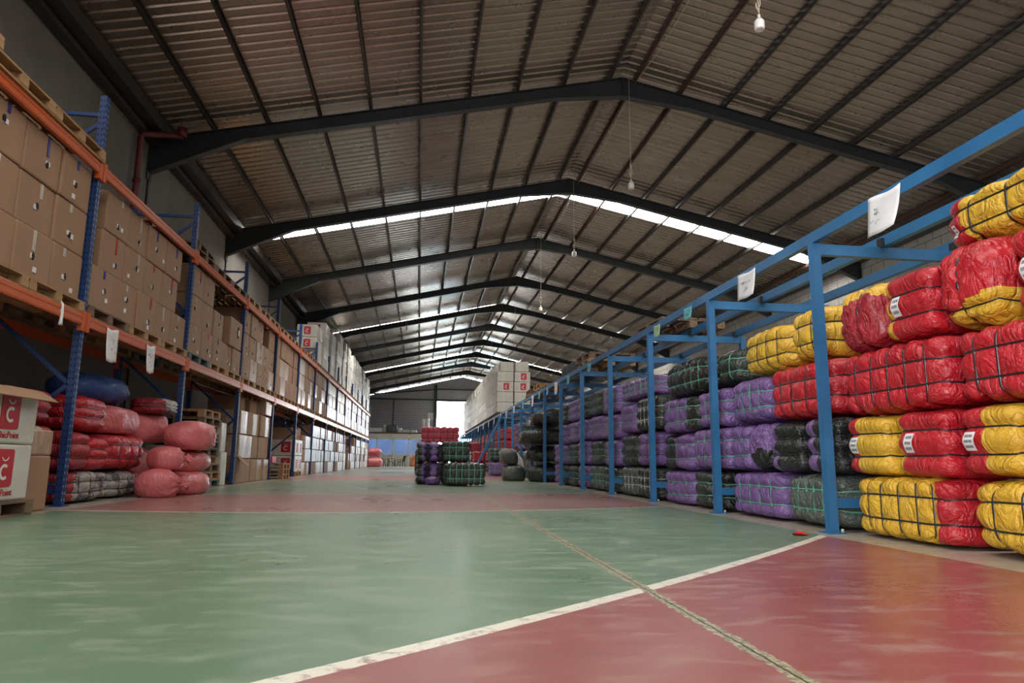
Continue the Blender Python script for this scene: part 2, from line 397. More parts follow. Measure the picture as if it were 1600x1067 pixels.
def lattice(nx, ny, nz):
    key = (nx, ny, nz)
    if key in _lat: return _lat[key]
    pts = {}; V = []; F = []
    def vid(i, j, k):
        t = (i, j, k)
        if t not in pts: pts[t] = len(V); V.append((2*i/nx-1, 2*j/ny-1, 2*k/nz-1))
        return pts[t]
    for k, s in ((0, 0), (nz, 1)):
        for i in range(nx):
            for j in range(ny):
                q = (vid(i, j, k), vid(i+1, j, k), vid(i+1, j+1, k), vid(i, j+1, k)); F.append(q if s else q[::-1])
    for j, s in ((0, 1), (ny, 0)):
        for i in range(nx):
            for k in range(nz):
                q = (vid(i, j, k), vid(i+1, j, k), vid(i+1, j, k+1), vid(i, j, k+1)); F.append(q if s else q[::-1])
    for i, s in ((0, 0), (nx, 1)):
        for j in range(ny):
            for k in range(nz):
                q = (vid(i, j, k), vid(i, j+1, k), vid(i, j+1, k+1), vid(i, j, k+1)); F.append(q if s else q[::-1])
    _lat[key] = (np.array(V), np.array(F)); return _lat[key]
def np_mesh(name, V, F, mats, midx=None, smooth=True):
    me = bpy.data.meshes.new(name)
    me.vertices.add(len(V)); me.vertices.foreach_set('co', np.asarray(V, np.float32).ravel())
    me.loops.add(F.size); me.loops.foreach_set('vertex_index', F.ravel().astype(np.int32))
    me.polygons.add(len(F)); me.polygons.foreach_set('loop_start', np.arange(0, F.size, 4, dtype=np.int32))
    me.polygons.foreach_set('loop_total', np.full(len(F), 4, np.int32))
    for k in (mats if isinstance(mats, (list, tuple)) else [mats]): me.materials.append(k)
    if midx is not None: me.polygons.foreach_set('material_index', midx.astype(np.int32))
    me.polygons.foreach_set('use_smooth', np.full(len(F), smooth)); me.update(); me.validate()
    return me
def snoise(P, seed, freq, octs=4, ridge=False):
    r = np.random.RandomState(seed); out = np.zeros(len(P)); amp = 1; tot = 0; Q = P.copy()
    for o_ in range(octs):
        a = np.zeros(len(P))
        for _ in range(3):
            d = r.normal(size=3); d /= np.linalg.norm(d)
            a += np.sin(Q@d*freq*6.28*r.uniform(.7, 1.3)+r.uniform(0, 6.28)+1.1*np.sin(Q@r.normal(size=3)*freq*2.2+r.uniform(0, 6)))
        a /= 3
        if ridge: a = 1-2*np.abs(a)
        out += a*amp; tot += amp; amp *= .55; freq *= 1.9
    return out/tot

# ------------------------------------------------------------------ bales and sacks
class Bale:
    """a strapped bundle: rounded block pinched in along its straps; dims in world axes, base centre at the origin"""
    def __init__(s, dx, dy, dz, straps, n=5.0, depth=.035, wr=.008, seed=1, gathers=(), sag=.0):
        s.h = np.array([dx, dy, dz])/2; s.straps = straps; s.n = n; s.depth = depth; s.wr = wr; s.seed = seed; s.g = gathers; s.sag = sag; s.zs = None
    def surf(s, P, off=0.0, flat=False):
        n = s.n
        A = np.abs(P)+1e-9
        k = (A**n).sum(1)**(1/n); q = P/k[:, None]
        N = np.sign(q)*np.abs(q)**(n-1)/s.h[None, :]; N /= np.linalg.norm(N, axis=1)[:, None]
        X = q*s.h
        D = np.zeros(len(P)); pin = np.zeros(len(P)); bul = np.zeros(len(P))
        for a, c in s.straps:
            others = [t for aa, t in s.straps if aa == a and t != c]+[-1.0, 1.0]
            spc = min(abs(t-c) for t in others)*s.h[a]
            d = np.abs(P[:, a]-c)*s.h[a]
            pin = np.maximum(pin, np.exp(-d/.016)); bul = np.maximum(bul, np.exp(-(d/(spc*.42))**2))
        D -= s.depth*(.50*pin+.62*bul)+.010
        rs = snoise(X, s.seed+5, .9, 2)
        D += rs*s.depth*.30
        if not flat:
            D += s.wr*snoise(X, s.seed, 2.4, 4, True)*(1-pin)
            D += s.wr*.9*bul*(1-pin)*snoise(X, s.seed+9, 6, 2, True)
        for gp, nf, amp, rad in s.g:
            g = np.array(gp)*s.h; v = X-g; r = np.linalg.norm(v, axis=1)
            ax = int(np.argmax(np.abs(gp))); o1, o2 = [t for t in range(3) if t != ax]
            th = np.arctan2(v[:, o2], v[:, o1])
            f = np.exp(-(r/rad)**2)
            D += amp*f*(np.abs(np.sin(th*nf/2+2*snoise(X, s.seed+3, 1.5, 2)))*1.6-.8)*np.clip(r/rad*3, 0, 1)
            D += amp*.8*np.exp(-(r/(rad*.28))**2)
        D = np.minimum(D, .004) if not s.g else np.minimum(D, .03)
        X = X+N*(D+off)[:, None]
        X[:, 2] = np.maximum(X[:, 2], -s.h[2]) if off == 0 else np.maximum(X[:, 2], -s.h[2]-.002)
        X[:, 2] += s.h[2]
        if s.zs is None: s.zs = (2*s.h[2]+.010)/np.percentile(X[:, 2], 99.3)
        X[:, 2] *= s.zs
        return X
def bale_mesh(B, mats, split=None, res=.035, name='bale'):
    n = [max(8, int(2*h/res)) for h in B.h]
    P, F = lattice(*n)
    V = B.surf(P)
    midx = None
    if split is not None:
        Cc = P[F].mean(1); midx = split(Cc, V[F].mean(1)).astype(int)
    return np_mesh(name, V, F, mats, midx)
def strap_mesh(B, a, c, material, wd=.017, segs=26, off=.011, name='strap'):
    o1, o2 = [k for k in range(3) if k != a]
    t = []
    for k in range(segs): t.append((-1+2*k/segs, -1))
    for k in range(segs): t.append((1, -1+2*k/segs))
    for k in range(segs): t.append((1-2*k/segs, 1))
    for k in range(segs): t.append((-1, 1-2*k/segs))
    t = np.array(t); L = len(t); rows = []
    for dc, of in ((-wd, .0), (-wd*.5, off), (wd*.5, off), (wd, .0)):
        P = np.zeros((L, 3)); P[:, o1] = t[:, 0]; P[:, o2] = t[:, 1]; P[:, a] = c
        V = B.surf(P, of, flat=True); V[:, a] += dc*.5; rows.append(V)
    V = np.concatenate(rows); F = []
    for r in range(3):
        for k in range(L): F.append((r*L+k, r*L+(k+1) % L, (r+1)*L+(k+1) % L, (r+1)*L+k))
    F = np.array(F)
    if a == 1: F = F[:, ::-1]
    return np_mesh(name, V, np.ascontiguousarray(F), material)
def label_mesh(B, face, u0, u1, v0, v1, off=.008):
    """paper sticker laid on a face: face=(axis,sign), u along the other horizontal axis, v along z; with grey print rows"""
    a, sg = face; o1 = 1-a; N = 7
    P = np.zeros(((N+1)**2, 3)); k = 0
    for i in range(N+1):
        for j in range(N+1):
            P[k, a] = sg; P[k, o1] = u0+(u1-u0)*i/N; P[k, 2] = v0+(v1-v0)*j/N; k += 1
    V = B.surf(P, off, flat=True)
    m = MB(); m.v = [tuple(p) for p in V]
    for i in range(N):
        for j in range(N):
            q = (i*(N+1)+j, (i+1)*(N+1)+j, (i+1)*(N+1)+j+1, i*(N+1)+j+1)
            m.f.append(q); m.m.append(1 if (j in (1, 3, 5) and 0 < i < N-1) else 0); m.sm.append(1)
    return m.mesh('paper_label', [M['paper'], M['grey_print']])
def long_straps(ny, ax=1, nz=2):
    return [(ax, -1+2*(k+1)/(ny+1)) for k in range(ny)]+[(2, -.36), (2, .34)][:nz]
END = [(2, -.34), (2, .33)]
_seed = [100]
def put_bale(box_, kind, cols, label, strap='strap_black', face='R', split=None, sticker=None, gathers=(), wr=.008, depth=None, ny=5, near=True, rz=0., group=None, n=6.0, name='bale', res=None, cat='bale', extra=None):
    """box_ = x0,x1,y0,y1,z0,z1 ; kind 'long' (long side to the aisle) or 'end' (short end to the aisle)"""
    x0, x1, y0, y1, z0, z1 = box_; _seed[0] += 7; sd = _seed[0]
    dx, dy, dz = x1-x0, y1-y0, z1-z0
    st = long_straps(ny) if kind == 'long' else (long_straps(ny, 0) if kind == 'longx' else (END if kind == 'end' else []))
    if extra: st = st+extra
    rs_ = res or (.03 if near else .06); cnt = [max(8, int(v/rs_)) for v in (dx, dy, dz)]
    st = [(a, round((c+1)*cnt[a]/2)*2/cnt[a]-1) for a, c in st]      # straps lie on the lattice lines
    B = Bale(dx, dy, dz, st, n=n, depth=depth if depth is not None else (.034 if kind.startswith('long') else .045), wr=wr, seed=sd, gathers=gathers)
    me = bale_mesh(B, [M[c] for c in cols], split, res=res or (.03 if near else .06))
    o = obj(name, me, loc=((x0+x1)/2, (y0+y1)/2, z0)); o.rotation_euler = (0, 0, rz)
    for a, c in st:
        s = obj('strap', strap_mesh(B, a, c, M[strap], segs=22 if near else 9), o)
    if sticker:
        s = obj('paper_label', label_mesh(B, *sticker), o); s['label'] = 'white printed paper sticker'
    tag(o, label, cat, group)
    return o
def sp(axis, c, sign=1, jag=.05, seed=3):
    """second colour where coordinate*sign > c"""
    def f(P, X): return (P[:, axis]*sign+jag*np.sin(X[:, 2]*7+seed+X[:, 0]*5)+jag*.35*np.sin(X[:, 2]*19+seed*2)) > c
    return f
RF = (0, -1)     # faces the aisle on the right side
LF = (0, 1)
def sack(name, loc, L, W, H, m, label, rz=0., ry=0., seed=1, neck=1, n=2.6, wr=.02, cat='sack', group=None, parts=True, res=.032):
    """filled bag lying along local x, tied at +x when neck"""
    hh = np.array([L, W, H])/2
    P, F = lattice(max(10, int(L/res)), max(8, int(W/res)), max(8, int(H/res)))
    k = ((np.abs(P)+1e-9)**n).sum(1)**(1/n); q = P/k[:, None]; X = q*hh
    Nn = np.sign(q)*np.abs(q)**(n-1)/hh; Nn /= np.linalg.norm(Nn, axis=1)[:, None]
    D = wr*1.5*snoise(X, seed, 1.1, 2)+wr*.75*snoise(X*np.array([.5, 1, 1]), seed+2, 1.7, 3, True)*.6
    t = np.clip((q[:, 0]-.1)/.9, 0, 1)
    if neck:
        th = np.arctan2(X[:, 2], X[:, 1])
        D += wr*1.1*t**1.5*(1-2*np.abs(np.sin(th*6+2.2*snoise(X, seed+4, .8, 2))))
        D += wr*.6*t*(1-2*np.abs(np.sin(th*13+2.*snoise(X, seed+6, 1.2, 2))))
        sc_ = 1-.80*np.clip((q[:, 0]-.45)/.55, 0, 1)**1.5; X[:, 1] *= sc_; X[:, 2] *= sc_; X[:, 0] += t**3*L*.06
    else:
        D += wr*.5*snoise(X*np.array([.35, 1.4, 1.4]), seed+8, 3.0, 3, True)
    X = X+Nn*D[:, None]
    X[:, 2] = np.maximum(X[:, 2], -hh[2]*.82); X[:, 2] += hh[2]*.82
    me = np_mesh(name, X, F, M[m])
    o = obj(name, me, loc=loc); o.rotation_euler = (0, ry, rz)
    if neck and parts:
        mb = MB(); N = 22; base = (L*.54, 0, hh[2]*.82)
        rings = [(-.03, .06), (.015, .03), (.035, .032), (.06, .055), (.085, .068)]; N = 36
        for i, (dx_, r_) in enumerate(rings):
            for j in range(N):
                a = 6.2832*j/N; rr = r_*(1+.22*math.sin(a*9+seed)*(i/4)+.15*math.sin(a*2+seed)*(i/4))
                mb.v.append((base[0]+dx_+.02*math.sin(a*3+seed)*(i/4), rr*math.cos(a), base[2]+rr*math.sin(a)))
        for i in range(4):
            for j in range(N): mb.f.append((i*N+j, i*N+(j+1) % N, (i+1)*N+(j+1) % N, (i+1)*N+j)); mb.m.append(0); mb.sm.append(1)
        mb.f.append(tuple(4*N+j for j in range(N))); mb.m.append(0); mb.sm.append(1)
        mb.f.append(tuple(range(N))[::-1]); mb.m.append(0); mb.sm.append(1)
        obj('tied_neck', mb.mesh('tied_neck', M[m]), o)
    tag(o, label, cat, group)
    return o
ORD = 'first second third fourth fifth sixth seventh eighth ninth tenth eleventh twelfth thirteenth fourteenth fifteenth sixteenth seventeenth eighteenth nineteenth twentieth'.split()
ORD += ['twenty-'+a for a in ORD[:9]]+['thirtieth']+['thirty-'+a for a in ORD[:9]]
# ------------------------------------------------------------------ floor, walls, roof
m = MB(); m.box(XL-.3, XR+.3, YB-.3, YE+.3, -.15, 0); struct('floor', m.mesh('floor', M['floor']))
m = MB(); m.box(-40, 60, YE+.31, YE+60, -.2, -.02); struct('ground_outside', m.mesh('ground_outside', M['panel_cream']))
m = MB(); m.box(XL-.25, XL, YB, -11, 0, 7.31); m.box(XL-.25, XL, -4, YE, 0, 7.31); m.box(XL-.25, XL, -11, -4, 5.4, 7.31); struct('wall_left', m.mesh('wall_left', M['wall_left']))
m = MB(); m.box(XR, XR+.25, YB, YE, 0, 7.41); struct('wall_right', m.mesh('wall_right', M['wall_block']))
# gable wall at the far end: masonry below, ribbed sheet above, a tall doorway
DX0, DX1, DZ = 1.75, 6.9, 6.8
m = MB(); m.box(XL, DX0, YE, YE+.25, 0, 6.95); m.box(DX1, XR, YE, YE+.25, 0, 6.95)
struct('wall_far', m.mesh('wall_far', M['wall_end']))
m = MB()
xs = np.arange(XL, XR, .22)
for x in xs:
    for (a, b, y) in ((0, .11, YE+.05), (.11, .22, YE+.10)):
        xa, xb = x+a, min(x+b, XR)
        if xa >= xb: continue
        z0 = 6.95 if not (DX0-.1 < (xa+xb)/2 < DX1) else DZ+.1
        m.box(xa, xb, y, y+.05, z0, max(z0+.02, min(roof_z(xa), roof_z(xb))+.03))
struct('wall_far_gable', m.mesh('wall_far_gable', M['sheet_end']))
m = MB()
m.box(DX0-.35, DX0-.02, YE-.25, YE, 0, 8.6); m.box(DX1+.02, DX1+.3, YE-.25, YE, 0, 8.2); m.box(DX0, DX1, YE-.15, YE, DZ, DZ+.16)
m.box(XL, XR, YE-.12, YE-.01, 6.9, 7.02); m.bar((XL, YE-.08, 7.4), (DX0-.3, YE-.08, 8.05), .1, .1); m.bar((DX0, YE-.08, 8.1), (XR, YE-.08, 8.1), .1, .1)
m.box(-2.9, -2.8, YE-.1, YE-.01, 3.1, 7)
struct('trim_1', m.mesh('trim_1', M['rafter']))
# rear gable, behind the camera; the daylight back there comes through a wide doorway in the left wall
m = MB(); m.box(XL, XR, YB-.25, YB, 0, 9.6); struct('wall_rear', m.mesh('wall_rear', M['wall_end']))
# roof slopes: ribbed sheet, cut at the translucent strips
def roof_sheet(y0, y1, side):
    m = MB(); per = .25; prof = [(0, 0), (.165, 0), (.185, .035), (.23, .035)]
    xe = XL-.1 if side < 0 else XR+.1
    ys = []
    k = math.floor(y0/per)
    while k*per < y1:
        for a, b in prof:
            y = k*per+a
            if y0 < y < y1: ys.append((y, b))
        k += 1
    ys = [(y0, 0)]+ys+[(y1, 0)]
    for y, b in ys: m.v += [(XA, y, roof_z(XA)+b+.1), (xe, y, roof_z(xe)+b+.1)]
    for i in range(len(ys)-1):
        q = (2*i, 2*i+1, 2*i+3, 2*i+2); m.f.append(q if side > 0 else q[::-1]); m.m.append(0); m.sm.append(0)
    return m
cuts = [YB-.3]+[y for s in SKYL for y in s]+[YE+.4]
roofs = []
for i in range(0, len(cuts), 2):
    for side in (-1, 1):
        r = struct('ceiling', roof_sheet(cuts[i], cuts[i+1], side).mesh('ceiling', M['roof'])); roofs.append(r)
k = 0
for (a, b) in SKYL:
    for side in (-1, 1):
        k += 1; m = MB(); xe = XL+.5 if side < 0 else XR-.5; xi = XA+side*.35
        m.poly([(xi, a, roof_z(xi)+.11), (xi, b, roof_z(xi)+.11), (xe, b, roof_z(xe)+.11), (xe, a, roof_z(xe)+.11)])
        struct('window_%d' % k, m.mesh('skylight_panel', M['skylight']))
        m = MB(); m2 = MB()
        for (p, q) in ((XA, xi), (xe, xe+side*.7)):
            m.poly([(p, a-.02, roof_z(p)+.13), (p, b+.02, roof_z(p)+.13), (q, b+.02, roof_z(q)+.13), (q, a-.02, roof_z(q)+.13)])
        struct('ceiling', m.mesh('ceiling', M['roof']))
# purlins run the length of the hall
PD = [.31, 1.40, 2.49, 3.58, 4.67, 5.76, 6.85, 7.94, 9.03]
pi_ = 0
for side in (-1, 1):
    for j, d in enumerate(PD+([10.0] if side < 0 else [])):
        x = XA+side*d
        if x > XR-.1 or x < XL+.05: continue
        m = MB(); z = roof_z(x)+.09
        # C-section: web and two lips
        m.box(x-.025, x-.017, YB, YE, z-.14, z); m.box(x-.025, x+.03, YB, YE, z-.008, z); m.box(x-.025, x+.03, YB, YE, z-.14, z-.132)
        pi_ += 1
        matn = 'rust' if (side > 0 and j in (0, 1, 7, 8)) else 'purlin'
        struct('trim_%d' % (10+pi_), m.mesh('purlin', M[matn]))
# eave gutters
m = MB(); m.box(XL+.02, XL+.40, YB, YE, 7.12, 7.22); m.box(XL+.38, XL+.44, YB, YE, 7.1, 7.36); m.box(XL+.03, XL+.2, YB, YE, 6.98, 7.08)
struct('trim_2', m.mesh('trim_2', M['purlin']))
m = MB(); m.box(XR-.30, XR-.02, YB, YE, 7.1, 7.2); struct('trim_3', m.mesh('trim_3', M['purlin']))
m = MB(); m.tube([(XL+.02, y, 7.02+.03*math.sin(y*1.3)) for y in np.arange(-5, 40, .7)], .02, 6); struct('trim_4', m.mesh('trim_4', M['cord']))
# rafters: haunched I-section portals
def rafter(y, nm):
    r = empty('roof_rafter', (XA, y, 0))
    def arm(side):
        xe = (XL if side < 0 else XR)-XA
        L = abs(xe); m = MB()
        zt = lambda t: roof_z(XA+side*t)-.05
        def dep(t):
            if t < 1.6: return .30+.17*(1-t/1.6)
            e = L-t
            if e < 1.9: return .30+.46*(1-e/1.9)
            return .30
        st = [0, .5, 1.6, 3.5, 5.5, 7.5, L-1.9, L-1.0, L]
        st = sorted(set(st))
        for a, b in zip(st[:-1], st[1:]):
            for (t0, t1, top) in ((a, b, 0),):
                xa, xb = side*t0, side*t1
                za, zb = zt(t0), zt(t1); da, db = dep(t0), dep(t1)
                n = len(m.v)
                for hw, ua, la, ub, lb in ((.012, 0, da, 0, db), (.09, 0, .018, 0, .018), (.09, da-.018, da, db-.018, db)):
                    n = len(m.v)
                    m.v += [(xa, -hw, za-ua), (xa, hw, za-ua), (xa, hw, za-la), (xa, -hw, za-la), (xb, -hw, zb-ub), (xb, hw, zb-ub), (xb, hw, zb-lb), (xb, -hw, zb-lb)]
                    m.f += [tuple(n+i for i in q) for q in ((0, 1, 2, 3), (7, 6, 5, 4), (0, 4, 5, 1), (1, 5, 6, 2), (2, 6, 7, 3), (3, 7, 4, 0))]
                    m.m += [0]*6; m.sm += [0]*6
        return m
    obj('rafter_arm', arm(-1).mesh('rafter_arm', M['rafter']), r); obj('rafter_arm', arm(1).mesh('rafter_arm', M['rafter']), r)
    m = MB(); m.box(-.02, .02, -.1, .1, ZA-.54, ZA-.05); obj('apex_plate', m.mesh('apex_plate', M['rafter']), r)
    for xx in (XL+.02-XA, XR-.02-XA):
        m = MB(); s = 1 if xx < 0 else -1
        z1 = roof_z(XA+xx)-.0
        m.box(min(xx, xx+s*.012), max(xx, xx+s*.012), -.12, .12, z1-.95, z1); obj('end_plate', m.mesh('end_plate', M['rafter']), r)
    return r
rf0 = rafter(YF0, '')
for k in range(-1, 10):
    o = rf0 if k == 0 else dup(rf0, (XA, YF0+k*SF, 0))
    if k < 0:
        tag(o, 'dark steel roof rafter spanning the hall above and behind the viewpoint', 'rafter')
    else:
        nm = ['nearest dark steel roof rafter in view, widest of all across the hall', 'second steel roof rafter, just in front of the wide bright skylight strip',
              'third steel roof rafter, just beyond the wide bright skylight strip'][k] if k < 3 else '%s dark steel roof rafter from the near end, high across the hall' % ORD[k]
        tag(o, nm, 'rafter', 'roof rafters')
# wall joints and red pipe
for k in range(-3, 10):
    y = YF0+k*SF; m = MB(); m.box(XL, XL+.035, y-.02, y+.02, 0, 6.4); struct('trim_%d' % (50+k), m.mesh('wall_joint', M['purlin']))
m = MB(); m.tube([(XL+.12, 13.9, 0.0), (XL+.12, 13.9, 6.85), (XL+.16, 13.9, 6.93), (XL+.75, 14.3, 7.12)], .06, 10)
m.tube([(XL+.75, 14.3, 7.08), (XL+.75, 14.3, 7.28)], .1, 10); m.tube([(XL+.12, 13.9, 5.9), (XL+.12, 13.9, 5.98)], .075, 10)
o = obj('drain_pipe', m.mesh('drain_pipe', M['pipe'])); tag(o, 'dark red drain pipe running down the left concrete wall to the gutter', 'pipe')
# cable runs on the block wall
for i, (za, zb) in enumerate(((5.2, 5.6), (3.7, 4.0))):
    m = MB(); m.tube([(XR-.03, y, za+(zb-za)*(y-8)/30+.12*math.sin(y*.5+i)) for y in np.arange(4, 44, 1.)], .022, 6)
    o = obj('wall_cable', m.mesh('wall_cable', M['hole'])); tag(o, ['upper', 'lower'][i]+' black cable sagging along the right hand block wall', 'cable', 'wall cables')

# ------------------------------------------------------------------ pallets
def pallet_parts(wood, L=1.185, W=1.0, name='pallet'):
    """long side along y; returns a dict of meshes with their places"""
    r = empty(name)
    m = MB()
    n = 7; bw = .115
    for i in range(n):
        x = -W/2+bw/2+i*(W-bw)/(n-1); m.box(x-bw/2, x+bw/2, -L/2, L/2, .122, .144)
    for y in (-L/2+.07, 0, L/2-.07): m.box(-W/2, W/2, y-.06, y+.06, .100, .122)
    obj('deck', m.mesh('deck', wood), r)
    mm = MB(); mm.box(-.06, .06, -.07, .07, 0, .078); bme = mm.mesh('block', wood)
    for y in (-L/2+.07, 0, L/2-.07):
        for x in (-W/2+.06, 0, W/2-.06): obj('block', bme, r, (x, y, .022))
    ms = MB(); ms.box(-.055, .055, -L/2, L/2, 0, .022); sme = ms.mesh('skid', wood)
    for x in (-W/2+.06, 0, W/2-.06): obj('skid', sme, r, (x, 0, 0))
    return r
def pallet_one(wood, L=1.185, W=1.0):
    m = MB()
    for i in range(7):
        x = -W/2+.0575+i*(W-.115)/6; m.box(x-.0575, x+.0575, -L/2, L/2, .122, .144)
    for y in (-L/2+.07, 0, L/2-.07): m.box(-W/2, W/2, y-.06, y+.06, .100, .122)
    for y in (-L/2+.07, 0, L/2-.07):
        for x in (-W/2+.06, 0, W/2-.06): m.box(x-.06, x+.06, y-.07, y+.07, .022, .100)
    for x in (-W/2+.06, 0, W/2-.06): m.box(x-.055, x+.055, -L/2, L/2, 0, .022)
    return m.mesh('pallet', wood)
PAL = {k: pallet_parts(M[k]) for k in ('wood', 'old_wood', 'grey_wood')}
PAL1 = {k: pallet_one(M[k]) for k in ('wood', 'old_wood', 'grey_wood')}
used_pal = set()
def pallet(x, y, z, kind, label, group, near=True, rz=0.0):
    if near:
        if kind not in used_pal: o = PAL[kind]; used_pal.add(kind); o.location = (x, y, z); o.rotation_euler = (0, 0, rz)
        else: o = dup(PAL[kind], (x, y, z), rz)
    else:
        o = obj('pallet', PAL1[kind], loc=(x, y, z)); o.rotation_euler = (0, 0, rz)
    tag(o, label, 'pallet', group); return o

# ------------------------------------------------------------------ left pallet racking
def upright_mesh(z1, holes, w_=.10, d_=.075):
    m = MB()
    # open C: front web and two flanges with returns
    m.box(-d_/2, d_/2, -w_/2, -w_/2+.006, 0, z1); m.box(-d_/2, d_/2, w_/2-.006, w_/2, 0, z1); m.box(d_/2-.006, d_/2, -w_/2, w_/2, 0, z1)
    m.box(-d_/2, -d_/2+.02, -w_/2, -w_/2+.02, 0, z1); m.box(-d_/2, -d_/2+.02, w_/2-.02, w_/2, 0, z1)
    m.box(d_/2-.004, d_/2+.004, -.012, .012, 0, z1)
    if holes:
        z = .06
        while z < z1-.03:
            for y in (-.028, .028): m.box(d_/2-.002, d_/2+.0015, y-.009, y+.009, z, z+.026, 2)
            for x in (-.02, .018): m.box(x-.008, x+.008, -w_/2-.0015, -w_/2+.002, z+.02, z+.045, 1)
            z += .075
    return m.mesh('post', [M['rack_blue'], M['hole'], M['bright_hole']])
up_h, up_p = upright_mesh(ZLT, True), upright_mesh(ZLT, False)
def rack_frame(k):
    y = YL0+k*PL
    r = empty('pallet_rack_upright', (0, y, 0))
    obj('post', up_h if k < 4 else up_p, r, (LXF-.04, 0, 0)); obj('post', up_p, r, (LXB+.04, 0, 0))
    xa, xb = LXF-.08, LXB+.08
    for z in (.16, 4.72):
        m = MB(); m.bar((xa, 0, z), (xb, 0, z), .035, .045); obj('horizontal_brace', m.mesh('horizontal_brace', M['rack_blue']), r)
    zs = [.20, .56, 1.38, 2.2, 3.02, 3.84, 4.6]
    for i in range(6):
        m = MB(); a, b = (xa, xb) if i % 2 == 0 else (xb, xa)
        m.bar((a, 0, zs[i]), (b, 0, zs[i+1]), .035, .045); obj('diagonal_brace', m.mesh('diagonal_brace', M['rack_blue']), r)
    m = MB(); m.box(LXF-.11, LXF+.03, -.08, .08, 0, .012); obj('foot_plate', m.mesh('foot_plate', M['rack_blue']), r)
    nm = {-1: 'blue perforated rack frame standing left of the picture edge', 0: 'blue perforated rack frame nearest the viewer beside the red bales', 1: 'blue rack frame between the pink sacks and the tall pallet stack'}.get(k,
        '%s blue rack frame from the near end of the orange-beamed left rack' % ORD[k])
    tag(r, nm, 'rack frame', 'blue upright frames of the left rack'); return r
NB = 13
for k in range(-1, NB+1): rack_frame(k)
def beam_mesh(L):
    m = MB(); m.box(-.022, .022, 0, L, -.065, .065)
    for z in (-.035, .035): m.box(.02, .027, 0, L, z-.016, z+.016)
    return m
bm_ = beam_mesh(PL-.10).mesh('rack_beam', M['orange'])
mc = MB(); mc.box(-.03, .03, -.025, .045, -.13, .10); mc.box(.0, .034, .03, .045, -.13, .10); cm_ = mc.mesh('connector', M['orange'])
for k in range(-1, NB):
    y = YL0+k*PL
    for zi, z in enumerate((ZB1, ZB2)):
        for xi, x in enumerate((LXF+.005, LXB+.04)):
            o = obj('rack_beam', bm_, loc=(x, y+.05, z))
            obj('connector', cm_, o, (0, -.02, 0)); obj('connector', cm_, o, (0, PL-.125, 0))
            wh = ['lower', 'upper'][zi]+' '+['front', 'back'][xi]
            tag(o, ('orange steel %s beam of the left rack, bay cut by the picture edge' % wh) if k < 0 else 'orange steel %s beam in the %s full bay of the left rack' % (wh, ORD[k]), 'rack beam', 'orange beams of the left rack')

# ------------------------------------------------------------------ cartons
_cm = {}
def cbody(matn, sd, dx, dy, dz, bulge=.006):
    key = (matn, sd, round(dx, 2), round(dy, 2), round(dz, 2))
    if key not in _cm: _cm[key] = bevel_box(dx, dy, dz, .014, bulge, sd+int(dx*100), M[matn], 'cardboard_box', 6, .0 if bulge < .02 else .02)
    return _cm[key]
_pm = {}
def patch(nm, matn, w_, h_, t=.012):
    key = (nm, matn, w_, h_)
    if key not in _pm:
        m = MB(); m.box(-.004, t, -w_/2, w_/2, -h_/2, h_/2); _pm[key] = m.mesh(nm, M[matn])
    return _pm[key]
def blob(seed):
    key = ('blob', seed)
    if key not in _pm:
        rnd = random.Random(seed); m = MB(); n = 10
        ring = [(.30*(.035+rnd.uniform(-.008, .01))*math.cos(6.283*i/n)*1.1, .34*(.055+rnd.uniform(-.012, .015))*math.sin(6.283*i/n)) for i in range(n)]
        for t in (-.004, .015):
            for a, b in ring: m.v.append((t, a*2, b*1.8))
        m.f.append(tuple(range(n))[::-1]); m.f.append(tuple(range(n, 2*n)))
        for i in range(n): m.f.append((i, (i+1) % n, n+(i+1) % n, n+i))
        m.m = [0]*len(m.f); m.sm = [0]*len(m.f); _pm[key] = m.mesh('hand_hole', M['hole'])
    return _pm[key]
def carton(x, y, z, dx, dy, dz, matn, label, group, rnd, parts=0, bulge=.006, rz=0., face=1, name='cardboard_box', cat='box'):
    """x,y = centre; face=+1 front looks to +x"""
    o = obj(name, cbody(matn, rnd.randrange(4), dx, dy, dz, bulge), loc=(x, y, z)); o.rotation_euler = (0, 0, rz)
    if parts:
        def put(me, yy, zz, side=None):
            c = obj(me.name.split('.')[0], me, o, (face*(dx/2), yy, zz))
            if face < 0: c.rotation_euler = (0, 0, math.pi)
            return c
        ly, lz = rnd.uniform(-.12, .12)*dy, rnd.uniform(.25, .62)*dz
        put(patch('paper_label', 'paper', .075, .05), ly, lz)
        put(blob(rnd.randrange(5)), ly+rnd.uniform(-.03, .03), lz+rnd.uniform(-.02, .02))
        t = rnd.random(); tm = 'clear_tape' if t < .5 else ('blue_tape' if t < .75 else 'red_tape')
        hh = rnd.choice((.10, .16, .22)); put(patch('packing_tape', tm, .045, hh, .010), ly+rnd.uniform(-.05, .08), dz-hh/2-.012)
        if rnd.random() < .5: put(patch('paper_label', 'paper', .055, .055), rnd.uniform(-.35, .35)*dy, rnd.uniform(.12, .3)*dz)
    tag(o, label, cat, group); return o

